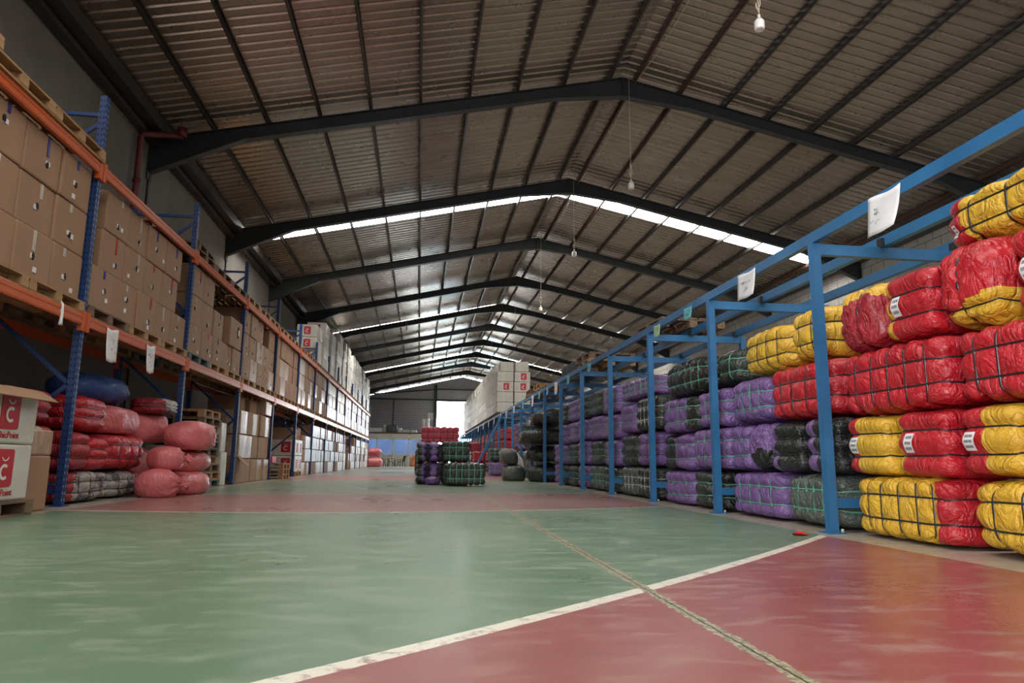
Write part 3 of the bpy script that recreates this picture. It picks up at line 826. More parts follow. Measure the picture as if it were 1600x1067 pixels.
# ------------------------------------------------------------------ lettering
_txt = {}; DIMS = {}
def text_mesh(body, size, matn, ext=.002):
    key = (body, size, matn)
    if key in _txt: return _txt[key]
    cu = bpy.data.curves.new('lettering', 'FONT'); cu.body = body; cu.size = size; cu.align_x = 'CENTER'; cu.align_y = 'CENTER'; cu.extrude = ext; cu.resolution_u = 3
    to = bpy.data.objects.new('tmp', cu); C.objects.link(to)
    dg = bpy.context.evaluated_depsgraph_get(); me = bpy.data.meshes.new_from_object(to.evaluated_get(dg)); me.name = 'lettering'
    me.materials.clear(); me.materials.append(M[matn]); bpy.data.objects.remove(to); bpy.data.curves.remove(cu)
    _txt[key] = me; return me
def logo_mesh(s):
    """red rounded square, white C and a small smile arc over it; lies in x-y, front towards +z"""
    key = ('logo', s)
    if key in _txt: return _txt[key]
    m = MB(); n = 6; r = .09*s; w_, h_ = s*.42, s*.5; ring = []
    for cx, cy, a0 in ((w_-r, h_-r, 0), (-w_+r, h_-r, 90), (-w_+r, -h_+r, 180), (w_-r, -h_+r, 270)):
        for i in range(n+1): a = R0(a0+90*i/n); ring.append((cx+r*math.cos(a), cy+r*math.sin(a)))
    for z in (-.004, .004): m.v += [(a, b, z) for a, b in ring]
    L = len(ring); m.f.append(tuple(range(L, 2*L))); m.f.append(tuple(range(L))[::-1]); m.m += [0, 0]; m.sm += [0, 0]
    for i in range(L): m.f.append((i, (i+1) % L, L+(i+1) % L, L+i)); m.m.append(0); m.sm.append(0)
    def arc(cx, cy, ra, rb, a0, a1, z):
        N = 20; b = len(m.v)
        for i in range(N+1):
            a = R0(a0+(a1-a0)*i/N); m.v += [(cx+ra*math.cos(a), cy+ra*math.sin(a), z), (cx+rb*math.cos(a), cy+rb*math.sin(a), z)]
        for i in range(N): m.f.append((b+2*i, b+2*i+1, b+2*i+3, b+2*i+2)); m.m.append(1); m.sm.append(0)
    arc(0, -.11*s, .13*s, .215*s, 48, 312, .0065); arc(0, .36*s, .15*s, .185*s, 205, 335, .0065)
    me = m.mesh('printed_logo', [M['logo_red'], M['print_white']]); _txt[key] = me; return me
FRX = Matrix(((0, 0, 1), (1, 0, 0), (0, 1, 0)))      # lies flat -> looks to +x
FRY = Matrix(((1, 0, 0), (0, 0, -1), (0, 1, 0)))     # looks to -y
def brand(o, side, p, s, word=True):
    """logo on a carton: side '+x' or '-y'; p = (u,z) on that face"""
    Rm = FRX if side == '+x' else FRY
    dx, dy = DIMS[o.name]
    loc = (dx/2+.008, p[0], p[1]) if side == '+x' else (p[0], -dy/2-.008, p[1])
    c = obj('printed_logo', logo_mesh(s), o, loc); c.rotation_euler = Rm.to_euler(); c['label'] = 'red square print with a white C'
    if word:
        t = obj('lettering', text_mesh('ChicPoint', s*.26, 'logo_red'), o, (loc[0], loc[1], loc[2]-s*.66)); t.rotation_euler = Rm.to_euler()
        t['label'] = 'red ChicPoint lettering'
# ------------------------------------------------------------------ left rack: shelf contents
rnd = random.Random(7)
CW, CH = .73, .53
ZS = ZB1+.065            # top of the lower beams
def bayname(k): return 'nearest cut-off bay' if k < 0 else '%s full bay' % ORD[k]
ROWN = ['bottom', 'second', 'third', 'top', 'topmost']
def mid_shelf():
    for k in range(-1, NB):
        y0 = YL0+k*PL
        for j in range(3):
            near = k < 4
            kind = 'old_wood' if (k == 0 and j == 0) else ('grey_wood' if (k == 1 and j == 0) else 'wood')
            if k == -1 and j == 0: continue
            pallet(LXF-.48, y0+.648+j*1.195, ZS, kind, 'wooden pallet on the middle left shelf, %s along, %s' % (ORD[j], bayname(k)), 'pallets under the shelf cartons', near)
        zb = ZS+.146
        for row in range(3):
            for j in range(5):
                if k == -1 and j < 1: continue
                if k == 0 and ((row == 1 and j == 4) and False): continue
                off = 0
                if k == 0: off = [0.0, .30, .34][row]
                if k == 1 and row == 2 and j > 1: continue
                if k == 1 and row == 1 and j > 2: continue
                if k == 2 and row == 2 and j == 3: continue
                if k == 0 and row > 0 and j == 4: continue
                far = k >= 3
                yc = y0+.100+CW/2+j*.700+off
                wdt = CW-.05
                if off: wdt = CW-.05; yc = y0+.1+off+wdt/2+j*(wdt+.015)
                yc += rnd.uniform(-.008, .008)
                hgt = CH-.012
                xf = LXF-.02-rnd.uniform(0, .035)-(.03 if row else 0)
                if k == -1 or k == 0: hgt = CH-.006
                mt = 'carton' if k < 2 else rnd.choice(['carton', 'carton', 'carton_wrap'] if k < 4 else (['carton_wrap', 'carton', 'carton', 'carton_pale'] if k < 6 else ['carton_pale', 'carton_wrap', 'carton_wrap', 'white_wrap']))
                dd = .78
                lab = 'brown carton on the middle left shelf, %s, %s row, %s along' % (bayname(k), ROWN[row] if row < 2 else 'top', ORD[j])
                rz = rnd.uniform(-.02, .02) if k < 1 else rnd.uniform(-.02, .02)
                if k == 1 and row == 1 and j == 3: rz = -.0
                carton(xf-dd/2, yc, zb+row*CH, dd, wdt, hgt, mt, lab, 'cartons on the middle shelf of the left rack', rnd,
                       parts=1 if k < 3 else 0, bulge=.006 if k < 2 else (.018 if k > 2 else .012), rz=rz)
mid_shelf()
# the odd ones in the second bay
o = carton(LXF-.40, YL0+PL+3.02, ZS+.146+CH, .8, .95, .60, 'carton', 'brown carton with a ragged round hole showing film inside, second full bay, middle shelf', None, rnd, bulge=.008)
h = obj('torn_hole', blob(2), o, (.402, .12, .36)); h.scale = (1, 2.6, 3.4)
h = obj('clear_film', patch('clear_film', 'white_wrap', .10, .12), o, (.412, .13, .34))
# upper level
def top_shelf():
    zt = ZB2+.068
    g = 'empty pallets on top of the left rack'
    def P(x, y, z, kd, lab, near=True, rz=0.): return pallet(x, y, z, kd, lab, g, near, rz)
    for j, y in enumerate((5.62, 6.81, 8.0)):
        P(LXF-.44, y, zt, 'wood', '%s pale wooden pallet from the left edge on the near upper beam' % ORD[j])
    P(LXF-.44, 5.85, zt+.15, 'wood', 'pale pallet lying on another at the upper left edge of the picture', rz=.03)
    P(LXF-.62, 11.55, zt, 'old_wood', 'small-looking weathered pallet set back above the first full bay')
    for j, y in enumerate((12.98, 14.18, 15.37)):
        P(LXF-.50, y, zt, 'old_wood', 'dark weathered pallet on top of the second full bay, %s along' % ORD[j])
    P(LXF-.55, 13.1, zt+.148, 'old_wood', 'dark weathered pallet stacked second high over the second full bay', rz=.05)
    for j, y in enumerate((16.68, 17.88, 19.07)):
        P(LXF-.48, y, zt, 'wood', 'light pallet on top of the third full bay, %s along' % ORD[j])
    for j, y in enumerate((20.36, 21.56, 22.75)):
        P(LXF-.48, y, zt, 'wood', 'light pallet on top of the fourth full bay, %s along' % ORD[j])
    for j, y in enumerate((24.05, 25.25, 26.44)):
        P(LXF-.48, y, zt, 'wood', 'light pallet on top of the fifth full bay, %s along' % ORD[j], False)
    for k in range(5, NB):
        y0 = YL0+k*PL
        for j in range(3):
            P(LXF-.48, y0+.648+j*1.195, zt, 'wood', 'pallet under the white cartons, top left, %s, %s along' % (bayname(k), ORD[j]), False)
        hs = {5: [3, 3, 0, 4, 4], 6: [0, 4, 4, 0, 4], 7: [5, 5, 0, 4, 5], 8: [0, 5, 5, 4, 0], 9: [5, 5, 0, 5, 5]}.get(k, [5, 5, 5, 4, 0])
        for j in range(5):
            for row in range(hs[j]):
                yc = y0+.100+CW/2+j*.700
                o = carton(LXF-.42-rnd.uniform(0, .05), yc, zt+.146+row*.49, .76, CW-.045, .48, rnd.choice(['white_carton', 'white_wrap']),
                           'white carton on top of the left rack, %s, %s row, %s along' % (bayname(k), ['bottom', 'second', 'third', 'fourth', 'fifth'][row], ORD[j]),
                           'white cartons on top of the left rack', rnd, bulge=.01, rz=rnd.uniform(-.03, .03), name='white_cardboard_box')
                DIMS[o.name] = (.76, CW-.03)
                if k < 10 and (j == 0 or hs[j-1] <= row): brand(o, '-y', (.02, .25), .30, False)
top_shelf()
# ground level bays from the third on
def ground_shelf():
    g = 'cartons standing at floor level in the left rack'
    for k in range(2, NB):
        y0 = YL0+k*PL
        rows = {2: 3, 3: 0, 4: 3, 5: 4, 6: 4, 7: 4, 8: 0, 9: 2, 10: 4, 11: 4, 12: 4}[k]
        js = range(5)
        for j in js:
            rr = rows
            if k == 4 and j < 2: continue
            if k == 8: rr = [4, 4, 0, 0, 2][j]
            if k == 9: rr = [2, 2, 3, 3, 4][j]
            for row in range(rr):
                hg = .55 if k < 4 else .46
                yc = y0+.100+CW/2+j*.700
                wd_ = CW-.04
                if k == 2: yc = y0+.44+.31+j*.632; wd_ = .62
                mt = rnd.choice(['carton', 'carton', 'carton_wrap']) if k < 4 else rnd.choice(['carton', 'carton_wrap', 'carton_wrap', 'carton_pale'])
                carton(LXF-.42-rnd.uniform(0, .05), yc, .002+row*hg, .8, wd_, hg-.01, mt,
                       'carton at floor level, left rack, %s, %s row, %s along' % (bayname(k), ['bottom', 'second', 'third', 'fourth'][row], ORD[j]), g, rnd, bulge=.014, rz=rnd.uniform(-.018, .018))
    y0 = YL0+2*PL
    carton(LXF-.62, y0+2.35, 1.67, .8, .7, .33, 'carton', 'low brown carton set back on top of the floor stack in the third full bay', g, rnd)
    carton(LXF-.42, y0+3.2, 1.67, .8, .7, .36, 'carton_wrap', 'film-wrapped carton closing the top of the floor stack in the third full bay', g, rnd)
    carton(LXF-.60, y0+1.3, 1.67, .7, .6, .33, 'carton_dark', 'shadowed carton deep on top of the floor stack beside the third blue upright', g, rnd)
ground_shelf()
# open-flap carton leaning out beside the third upright
def flap(parent, x0, y0, z0, dxv, dyv, dzv, wv, matn='carton'):
    m = MB(); a = Vector((x0, y0, z0)); d = Vector((dxv, dyv, dzv)); w_ = Vector(wv); n = d.cross(w_).normalized()*.005
    P8 = [a-n, a+w_-n, a+w_+d-n, a+d-n, a+n, a+w_+n, a+w_+d+n, a+d+n]
    b = len(m.v); m.v += [tuple(p) for p in P8]
    m.f += [(0, 3, 2, 1), (4, 5, 6, 7), (0, 1, 5, 4), (1, 2, 6, 5), (2, 3, 7, 6), (3, 0, 4, 7)]; m.m = [0]*6; m.sm = [0]*6
    c = obj('box_flap', m.mesh('box_flap', M[matn]), parent); return c
o = carton(-4.20, 16.28, .002, .5, .34, .62, 'carton_dark', 'small open carton with one flap hanging out beside the third blue upright', 'cartons standing at floor level in the left rack', rnd)
flap(o, .25, -.15, .60, .22, .0, -.22, (0, .3, 0))

# ---- big white printed cartons with the red logo
def white_box(x, y, z, dx, dy, dz, label, rz=0., logos=(), matn='white_carton', group='large white printed cartons'):
    o = obj('white_cardboard_box', cbody(matn, 1, dx, dy, dz, .012), loc=(x, y, z)); o.rotation_euler = (0, 0, rz); DIMS[o.name] = (dx, dy)
    for sd, p, s, wd in logos: brand(o, sd, p, s, wd)
    return tag(o, label, 'box', group)
pallet(-4.18, 6.86, .0, 'old_wood', 'dark pallet on the floor under the white printed cartons at the left edge', 'floor pallets on the left')
for i, z in enumerate((.146, .666)):
    white_box(-4.18, 6.90, z, .86, 1.10, .515, ['white carton with red logo standing on the floor pallet at the left edge', 'white carton with red logo, upper one of two, open brown flap on top'][i],
              rz=-.02*i, logos=[('+x', (.10, .30), .34, True), ('+x', (-.42, .30), .34, True)])
wb = bpy.data.objects[list(DIMS)[-1]]
flap(wb, .43, -.5, .515, .16, .0, -.10, (0, 1.1, 0), 'yellow_flap' if 'yellow_flap' in M else 'carton')
g = 'brown cartons at the left edge'
carton(-4.22, 7.77, .002, .72, .58, .56, 'carton', 'lowest brown carton between the white printed cartons and the first upright', g, rnd, bulge=.012)
carton(-4.22, 7.77, .565, .72, .58, .26, 'carton_wrap', 'low film-wrapped brown carton in the middle of the stack by the first upright', g, rnd, bulge=.012)
carton(-4.40, 7.77, .828, .70, .58, .42, 'carton_wrap', 'pale rounded carton on top of the stack by the first upright', g, rnd, bulge=.03)
carton(-4.86, 7.0, .002, .44, 1.1, 1.17, 'carton_dark', 'dark carton deep behind the white printed cartons', g, rnd)
# green crate-like machine top at far left edge
m = MB(); m.box(-.25, .25, -.3, .3, 0, .05); m.box(-.2, .2, -.25, .25, .05, .12); m.box(-.25, .25, -.3, .3, .12, .16)
o = obj('folded_crate', m.mesh('folded_crate', M['grey_wood']), loc=(-4.78, 7.0, 1.175)); tag(o, 'grey green folded crate lying on the dark carton at the left edge', 'crate')
# white printed cartons in the fifth bay, on a pallet
yb = YL0+4*PL
pallet(LXF-.46, yb+.72, .0, 'wood', 'pallet on the floor under white logo cartons beside the fifth upright', 'floor pallets on the left', False)
k_ = 0
for row in range(2):
    for j in range(2):
        k_ += 1
        white_box(LXF-.42, yb+.45+j*.66, .146+row*.52, .84, .64, .51, 'white logo carton by the fifth upright, %s row, %s along' % (['lower', 'upper'][row], ORD[j]),
                  rz=rnd.uniform(-.03, .03), logos=([('-y', (.12, .27), .34, False)] if j == 0 else [])+[('+x', (0, .25), .3, False)], matn='white_wrap', group='white cartons by the fifth upright')
for i, (dy, z, hh) in enumerate(((.5, 1.19, .34), (1.1, 1.19, .40))):
    carton(LXF-.50, yb+.12+dy, z, .8, .56, hh, 'carton', 'brown carton lying on the white logo cartons, %s along' % ORD[i], 'cartons on the white logo cartons', rnd, bulge=.012)
for i in range(4):
    carton(LXF-.72, YL0+3*PL+1.9+.0*i, .002+.44*i, .5, .7, .43, 'carton_dark', 'brown carton in the dark stack behind the fifth upright, %s from the floor' % ORD[i], 'dark stack behind the fifth upright', rnd, bulge=.012)

# pallet stack on the floor, second bay
gz = 0.0
for i in range(10):
    kd = 'grey_wood' if i in (0, 5) else ('wood' if i % 2 else 'old_wood')
    lo = i < 3
    pallet(LXF-.47-(.0 if lo else .06)+rnd.uniform(-.03, .03), YL0+PL+1.9+rnd.uniform(-.04, .04), gz, kd, '%s pallet from the floor in the tall stack in the second full bay' % ORD[i], 'tall pallet stack in the second full bay', True, rz=R0(90)*0+rnd.uniform(-.04, .04))
    gz += .146
pallet(LXF-.50, YL0+PL+.72, 0, 'wood', 'single pallet on the floor beside the tall pallet stack', 'floor pallets on the left', True)
o = carton(LXF-.36, YL0+PL+.62, .146, .6, .5, .62, 'white_carton', 'open white carton with a big brown flap beside the tall pallet stack', 'cartons by the tall pallet stack', rnd, bulge=.012, name='white_cardboard_box')
flap(o, .29, -.2, .62, .24, .02, -.02, (-.02, .42, .0)); flap(o, .29, -.25, .60, .18, .0, .30, (0, .5, .0))
carton(LXF-.30, YL0+PL+3.0, .002, .5, .42, .68, 'white_carton', 'plain white carton on the floor behind the tall pallet stack', 'cartons by the tall pallet stack', rnd, bulge=.01, name='white_cardboard_box')
carton(LXF-.34, YL0+PL+3.0, .684, .5, .40, .6, 'carton_pale', 'pale tall carton on the plain white carton behind the pallet stack', 'cartons by the tall pallet stack', rnd, bulge=.01)
# small crate pallets in the fourth bay
for i in range(3):
    pallet(LXF-.32, YL0+3*PL+.95, i*.146, 'wood', '%s small pallet from the floor in the low stack before the fifth upright' % ORD[i], 'low pallet stack before the fifth upright', True, rz=R0(90))
carton(LXF-.36, YL0+3*PL+.95, .44, .55, .6, .18, 'logo_red', 'flat red carton on the low pallet stack before the fifth upright', 'red flat carton', rnd)

# paper notes on the left beam
def note(x, y, z, w_, h_, matn, label, nx, strokes=5, tilt=.0, group='paper notes on the left beam', curl=.03):
    """sheet hanging from its top edge; nx = facing direction along x"""
    m = MB(); N = 8
    for i in range(N+1):
        for j in range(N+1):
            u, v = i/N, j/N
            m.v.append((nx*(.003+curl*(v**2)*(.5+.5*math.sin(u*3+1))), (u-.5)*w_+tilt*v*h_, -v*h_-.04*h_*math.sin(u*5)))
    for i in range(N):
        for j in range(N):
            a = i*(N+1)+j; m.f.append((a, a+N+1, a+N+2, a+1)); m.m.append(0); m.sm.append(1)
    me = m.mesh('paper_note', M[matn]); o = obj('paper_note', me, loc=(x, y, z))
    sol = o.modifiers.new('thick', 'SOLIDIFY'); sol.thickness = .0012
    r = random.Random(int(y*100)); s = MB()
    for q in range(strokes):
        yy = r.uniform(-.28, .28)*w_; v = r.choice((.35, .42, .62, .7)); zz = -v*h_
        pts = [(nx*(.007+curl*v*v*1.1), yy+t*.018*r.uniform(.5, 1.2), zz+r.uniform(-.018, .018)) for t in range(4)]
        s.tube(pts, .0016, 4)
    obj('handwriting', s.mesh('handwriting', M['ink']), o)
    return tag(o, label, 'paper note', group)
note(LXF+.035, 9.35, ZB1+.03, .34, .42, 'paper', 'white paper note hanging from the lower orange beam, nearer of the two', 1, 6)
note(LXF+.035, 10.65, ZB1+.03, .32, .40, 'paper', 'white paper note hanging from the lower orange beam, farther of the two', 1, 6)
# knotted white cord hanging from the near lower beam
m = MB(); m.tube([(0, 0, .05), (.03, .01, 0), (.035, .0, -.08), (.03, .015, -.16), (.035, .0, -.23)], [.012, .014, .02, .017, .024], 7)
o = obj('rag_cord', m.mesh('rag_cord', M['paper']), loc=(LXF, 8.05, ZB1+.07)); tag(o, 'white twisted rag cord hanging over the near lower orange beam', 'cord')

# ------------------------------------------------------------------ left floor: bales and sacks in the first full bay
G = 'red bales in the first full bay'
put_bale((-4.72, -3.98, 8.80, 10.02, 0, .37), 'long', ['mixed', 'dull_red'], 'grey and red mixed-cloth bale on the floor just past the first upright', split=sp(1, .72, -1, .1), ny=3, n=4.5, group=G)
put_bale((-4.80, -4.02, 10.12, 11.16, 0, .36), 'long', ['mixed', 'dull_red'], 'grey speckled bale with a red end on the floor beside the pink sacks', split=sp(1, .25, 1), ny=3, n=4.5, group=G, sticker=(LF, .5, .75, -.2, .35))
put_bale((-4.98, -3.95, 8.78, 9.33, .37, .85), 'end', ['dull_red'], 'red bale with sticker second from the floor, nearest the first upright', sticker=(LF, .55, .9, -.28, .28), n=4, group=G)
put_bale((-4.98, -3.98, 9.36, 9.88, .37, .80), 'end', ['red'], 'red bale with sticker second from the floor, next to the long red bale', sticker=(LF, .5, .9, -.28, .28), n=4, group=G)
put_bale((-4.95, -4.0, 9.92, 11.22, .37, .86), 'long', ['red'], 'long bright red strapped bale, black film tuft at its far corner', ny=3, sticker=(LF, .72, .9, -.28, .28), n=4.5, group=G)
put_bale((-4.95, -4.02, 8.92, 9.92, .86, 1.30), 'end', ['red', 'mixed'], 'red bale with grey end and sticker on top near the first upright', split=sp(1, .74), sticker=(LF, .48, .68, -.28, .28), n=4, group=G)
for z, (y, x, lab) in enumerate([(8.24, -4.5, 'lowest'), (8.24, -4.52, 'second'), (8.24, -4.5, 'third'), (8.26, -4.55, 'topmost')]):
    hz = [.30, .30, .30, .38][z]; zz = [0, .30, .60, .90][z]
    put_bale((x-.48, x+.46, y-.15, y+.33, zz, zz+hz), 'end', ['dull_red'] if z < 2 else (['mixed', 'dull_red'] if z == 2 else ['dull_red']), '%s red bale in the narrow stack behind the first upright' % lab, n=4, group='narrow stack behind the first upright', split=sp(1, -.3) if z == 2 else None)
SG = 'pink sacks in the first full bay'
sack('sack', (-4.46, 10.50, .875), 1.10, .8, .42, 'pink', 'long smooth pink sack lying on the long red bale', rz=R0(86), seed=4, neck=0, n=3.2, group=SG)
sack('sack', (-4.55, 11.72, .0), 1.0, .80, .80, 'pink', 'pink sack deep in the heap, mostly hidden behind the others', rz=R0(88), seed=44, neck=0, n=3.0, group=SG)
sack('sack', (-4.40, 11.62, .78), 1.05, .80, .52, 'pink', 'big gathered pink sack slumping over the other pink sacks', rz=R0(62), seed=9, neck=1, wr=.03, group=SG)
sack('sack', (-3.55, 11.60, .675), .98, .62, .50, 'pink', 'pink sack leaning against the second upright at the top of the heap', rz=R0(75), seed=12, neck=1, wr=.03, group=SG)
sack('sack', (-3.66, 11.72, .345), 1.22, .60, .38, 'pink', 'smooth pillow-shaped pink sack pointing at the pallets', rz=R0(80), seed=21, neck=0, n=2.1, wr=.012, group=SG)
sack('sack', (-3.64, 11.66, .0), 1.12, .62, .375, 'pink', 'pink tied sack flat on the floor under the pillow-shaped one', rz=R0(82), seed=26, neck=1, wr=.026, group=SG)
sack('sack', (-3.70, 10.72, .0), .60, .48, .42, 'pink', 'small crumpled pink sack on the floor beside the grey bale', rz=R0(20), seed=31, neck=1, wr=.03, group=SG)
sack('sack', (-3.62, 10.80, .385), .50, .46, .38, 'pink', 'small crumpled pink sack wedged under the big gathered one', rz=R0(50), seed=37, neck=1, wr=.03, group=SG)
sack('sack', (-4.66, 10.60, 1.30), 1.45, .8, .46, 'blue_bag', 'bulging blue sack on top of the pink sacks and red bales', rz=R0(85), seed=41, neck=1, n=2.3, wr=.03)
put_bale((-4.46, -3.86, 11.2, 12.1, 1.21, 1.46), 'long', ['mixed', 'dull_red'], 'flat dark grey bundle with red end lying on the pink sacks', split=sp(1, .55, -1), ny=2, n=3.2, wr=.02)

# ------------------------------------------------------------------ right blue rack
wpost = .075
def post_mesh():
    m = MB(); m.box(-wpost/2, wpost/2, -wpost/2, wpost/2, .0, ZR-.05)
    me = m.mesh('post', M['sky_blue']); return me
rp = post_mesh()
mft = MB(); mft.box(-.075, .075, -.075, .075, 0, .010); ft = mft.mesh('foot_plate', M['sky_blue'])
mb2 = MB(); mb2.tube([(0, 0, 0), (0, 0, .03)], .012, 8); bolt = mb2.mesh('bolt', M['strap_pale'])
RXB = RX+1.45
NR = 25
cbm = MB(); cbm.box(wpost/2, 1.45-wpost/2, -.03, .03, ZR-.15, ZR-.055); cb = cbm.mesh('cross_beam', M['sky_blue'])
cb2m = MB(); cb2m.box(wpost/2, 1.45-wpost/2, -.02, .02, .20, .28); cb2 = cb2m.mesh('lower_tie', M['sky_blue'])
PN = ['nearest', 'second', 'third', 'fourth', 'fifth']+ORD[5:30]
for k in range(0, NR):
    y = YR0+k*PR
    r = empty('bale_rack_upright', (RX, y, 0))
    obj('post', rp, r, (0, 0, 0)); obj('post', rp, r, (1.45, 0, 0)); obj('cross_beam', cb, r); obj('lower_tie', cb2, r)
    fp = obj('foot_plate', ft, r, (0, 0, 0))
    if k < 6: obj('bolt', bolt, fp, (.055, -.055, .008))
    if k < 0: tag(r, 'blue rack frame beyond the right edge of the picture', 'rack frame')
    else: tag(r, 'light blue steel post frame of the right rack, %s from the viewer' % PN[k], 'rack frame', 'blue frames of the right rack')
def rb(x, w_, h_, z):
    m = MB(); m.box(x-w_/2, x+w_/2, YR0-1.4*PR, YR0+(NR-1)*PR+.1, z-h_/2, z+h_/2); return m.mesh('long_beam', M['sky_blue'])
for i, (x, lab) in enumerate(((RX, 'front light blue top beam of the right rack, hung with paper notes'), (RX+.66, 'middle light blue top beam of the right rack'), (RX+1.36, 'rear light blue top beam of the right rack, against the block wall view'))):
    o = obj('long_beam', rb(x, .06, .095, ZR), loc=(0, 0, 0)); tag(o, lab, 'beam', 'long top beams of the right rack')
    for k in range(0, 6):
        if i: obj('bracket', (lambda mm: (mm.box(x-.06, x-.03, YR0+k*PR-.06, YR0+k*PR+.005, ZR-.06, ZR+.02), mm.mesh('bracket', M['strap_black']))[1])(MB()), o)
# leaning brace
yb_ = YR0+10*PR
m = MB(); m.bar((0, 0, .02), (1.25, .6, 2.44), .07, .07); o = obj('leaning_brace', m.mesh('leaning_brace', M['sky_blue']), loc=(RX-1.28, yb_, 0)); tag(o, 'light blue steel brace leaning out from the right rack to the floor', 'brace')
# notes on the front beam
NG = 'paper notes on the right beam'
note(RX-.035, 4.46, ZR+.03, .36, .30, 'paper', 'large curling white paper sheet hanging near the nearest blue post', -1, 6, .1, NG, .06)
note(RX-.035, 6.66, ZR+.02, .40, .27, 'paper', 'white paper sheet with handwriting between the two nearest blue posts', -1, 8, .06, NG, .03)
note(RX-.035, 8.28, ZR+.0, .28, .15, 'teal_paper', 'teal paper tag on the right beam, nearest of the teal ones', -1, 4, 0, NG, .02)
note(RX-.035, 9.45, ZR+.0, .28, .17, 'green_paper', 'light green paper tag on the right beam above the third blue post', -1, 3, 0, NG, .02)
for i, (y, mt, w_, h_) in enumerate([(13.5, 'teal_paper', .3, .17), (15.5, 'teal_paper', .3, .2), (16.95, 'paper', .4, .3), (18.15, 'teal_paper', .3, .2), (19.4, 'teal_paper', .35, .2), (20.6, 'paper', .35, .33),
                                    (22.6, 'teal_paper', .4, .25), (24.8, 'paper', .4, .25), (27, 'paper', .45, .3), (29, 'paper', .4, .28), (31.5, 'paper', .4, .3), (34, 'paper', .4, .3), (37, 'paper', .45, .3), (40, 'paper', .45, .3)]):
    note(RX-.035, y, ZR, w_, h_, mt, '%s %s paper tag along the far part of the right beam' % (ORD[i], 'teal' if mt[0] == 't' else 'white'), -1, 3 if y < 22 else 1, 0, NG, .02)
# ------------------------------------------------------------------ right rack: bales, placed one by one
GR = 'bales stacked in the near bays of the right rack'
XF = RX+.09
D_END, D_LONG = 1.15, .80
def RB(y0, y1, z0, z1, kind, cols, label, dx0=0., **k):
    dd = D_END if kind == 'end' else D_LONG
    return put_bale((XF+dx0, XF+dx0+dd, y0, y1, z0, z1), kind, cols, label, **k, group=GR)
hi = dict(res=.024)
# column beyond the nearest post (towards the viewer)
RB(4.26, 5.37, 0, .46, 'long', ['yellow', 'red'], 'yellow strapped bale with red end on the floor right beside the nearest blue post', split=sp(1, -.62, -1, .06)if 0 else (lambda P, X: (P[:, 1] < -.72)), ny=5, **hi)
RB(4.84, 5.42, .46, .93, 'end', ['yellow', 'red'], 'half red half yellow bale with sticker, second from floor beside the nearest post', split=sp(1, .38, 1, .03), sticker=(RF, .25, .62, -.26, .26), **hi)
RB(4.24, 4.82, .46, .93, 'end', ['red', 'yellow'], 'red bale with white sticker and thin yellow edge, second from floor', split=sp(1, .66, 1, .04), sticker=(RF, .12, .42, -.28, .28), **hi)
RB(4.22, 5.42, .93, 1.44, 'long', ['red'], 'long glossy red strapped bale in the middle row beside the nearest post', ny=5, **hi)
RB(4.86, 5.40, 1.44, 1.98, 'face', ['dull_red', 'yellow'], 'dark red crumpled bundle with yellow film draped over its top, by the nearest post', split=lambda P, X: (P[:, 2]+.12*np.sin(X[:, 1]*14)) > .60, depth=.03, wr=.02, gathers=(((-1, .1, -.1), 9, .02, .25),), n=3.6, extra=[(1, -.05)], **hi)
RB(4.26, 4.84, 1.44, 1.95, 'end', ['red', 'yellow'], 'red bale with sticker and yellow left edge next to the dark crumpled bundle', split=sp(1, .58, 1, .05), sticker=(RF, .15, .45, -.28, .28), **hi)
RB(3.68, 4.24, 1.42, 1.99, 'face', ['red', 'yellow'], 'crumpled red bundle tied over a yellow bottom corner, upper row', split=lambda P, X: (P[:, 2]+.25*P[:, 1]+.06*np.sin(X[:, 1]*17)) < -.52, depth=.03, wr=.022, gathers=(((-1, .25, .2), 11, .02, .28),), n=3.4, extra=[(1, .1), (2, -.62)], dx0=-.03, **hi)
RB(3.10, 3.66, 1.40, 1.96, 'end', ['red', 'yellow'], 'red bale with sticker at the right edge of the picture, upper row', split=sp(1, .5, -1, .05), sticker=(RF, .28, .62, -.26, .26), **hi)
RB(3.15, 4.34, 1.99, 2.38, 'long', ['yellow', 'red'], 'topmost yellow bale with red left end, above the crumpled red bundle', split=sp(1, .66, 1, .06), ny=3, dx0=.12, sticker=(RF, .74, .86, -.6, -.1), n=4, **hi)
RB(3.02, 4.22, 0, .47, 'long', ['yellow'], 'yellow black-strapped bale on the floor at the right edge of the picture', ny=4, n=4.2, **hi)
RB(3.66, 4.20, .47, .93, 'end', ['yellow', 'red'], 'half red half yellow bale with sticker above the yellow floor bale at the right edge', split=sp(1, .12, 1, .04), sticker=(RF, .30, .68, -.26, .24), **hi)
RB(3.08, 3.64, .47, .93, 'face', ['red'], 'crumpled red bale end with gathered folds at the right edge', depth=.03, wr=.024, gathers=(((-1, .1, -.1), 12, .03, .22),), n=3.6, **hi)
RB(3.0, 4.18, .93, 1.41, 'long', ['red'], 'long glossy red strapped bale at the right edge, middle row', ny=5, **hi)
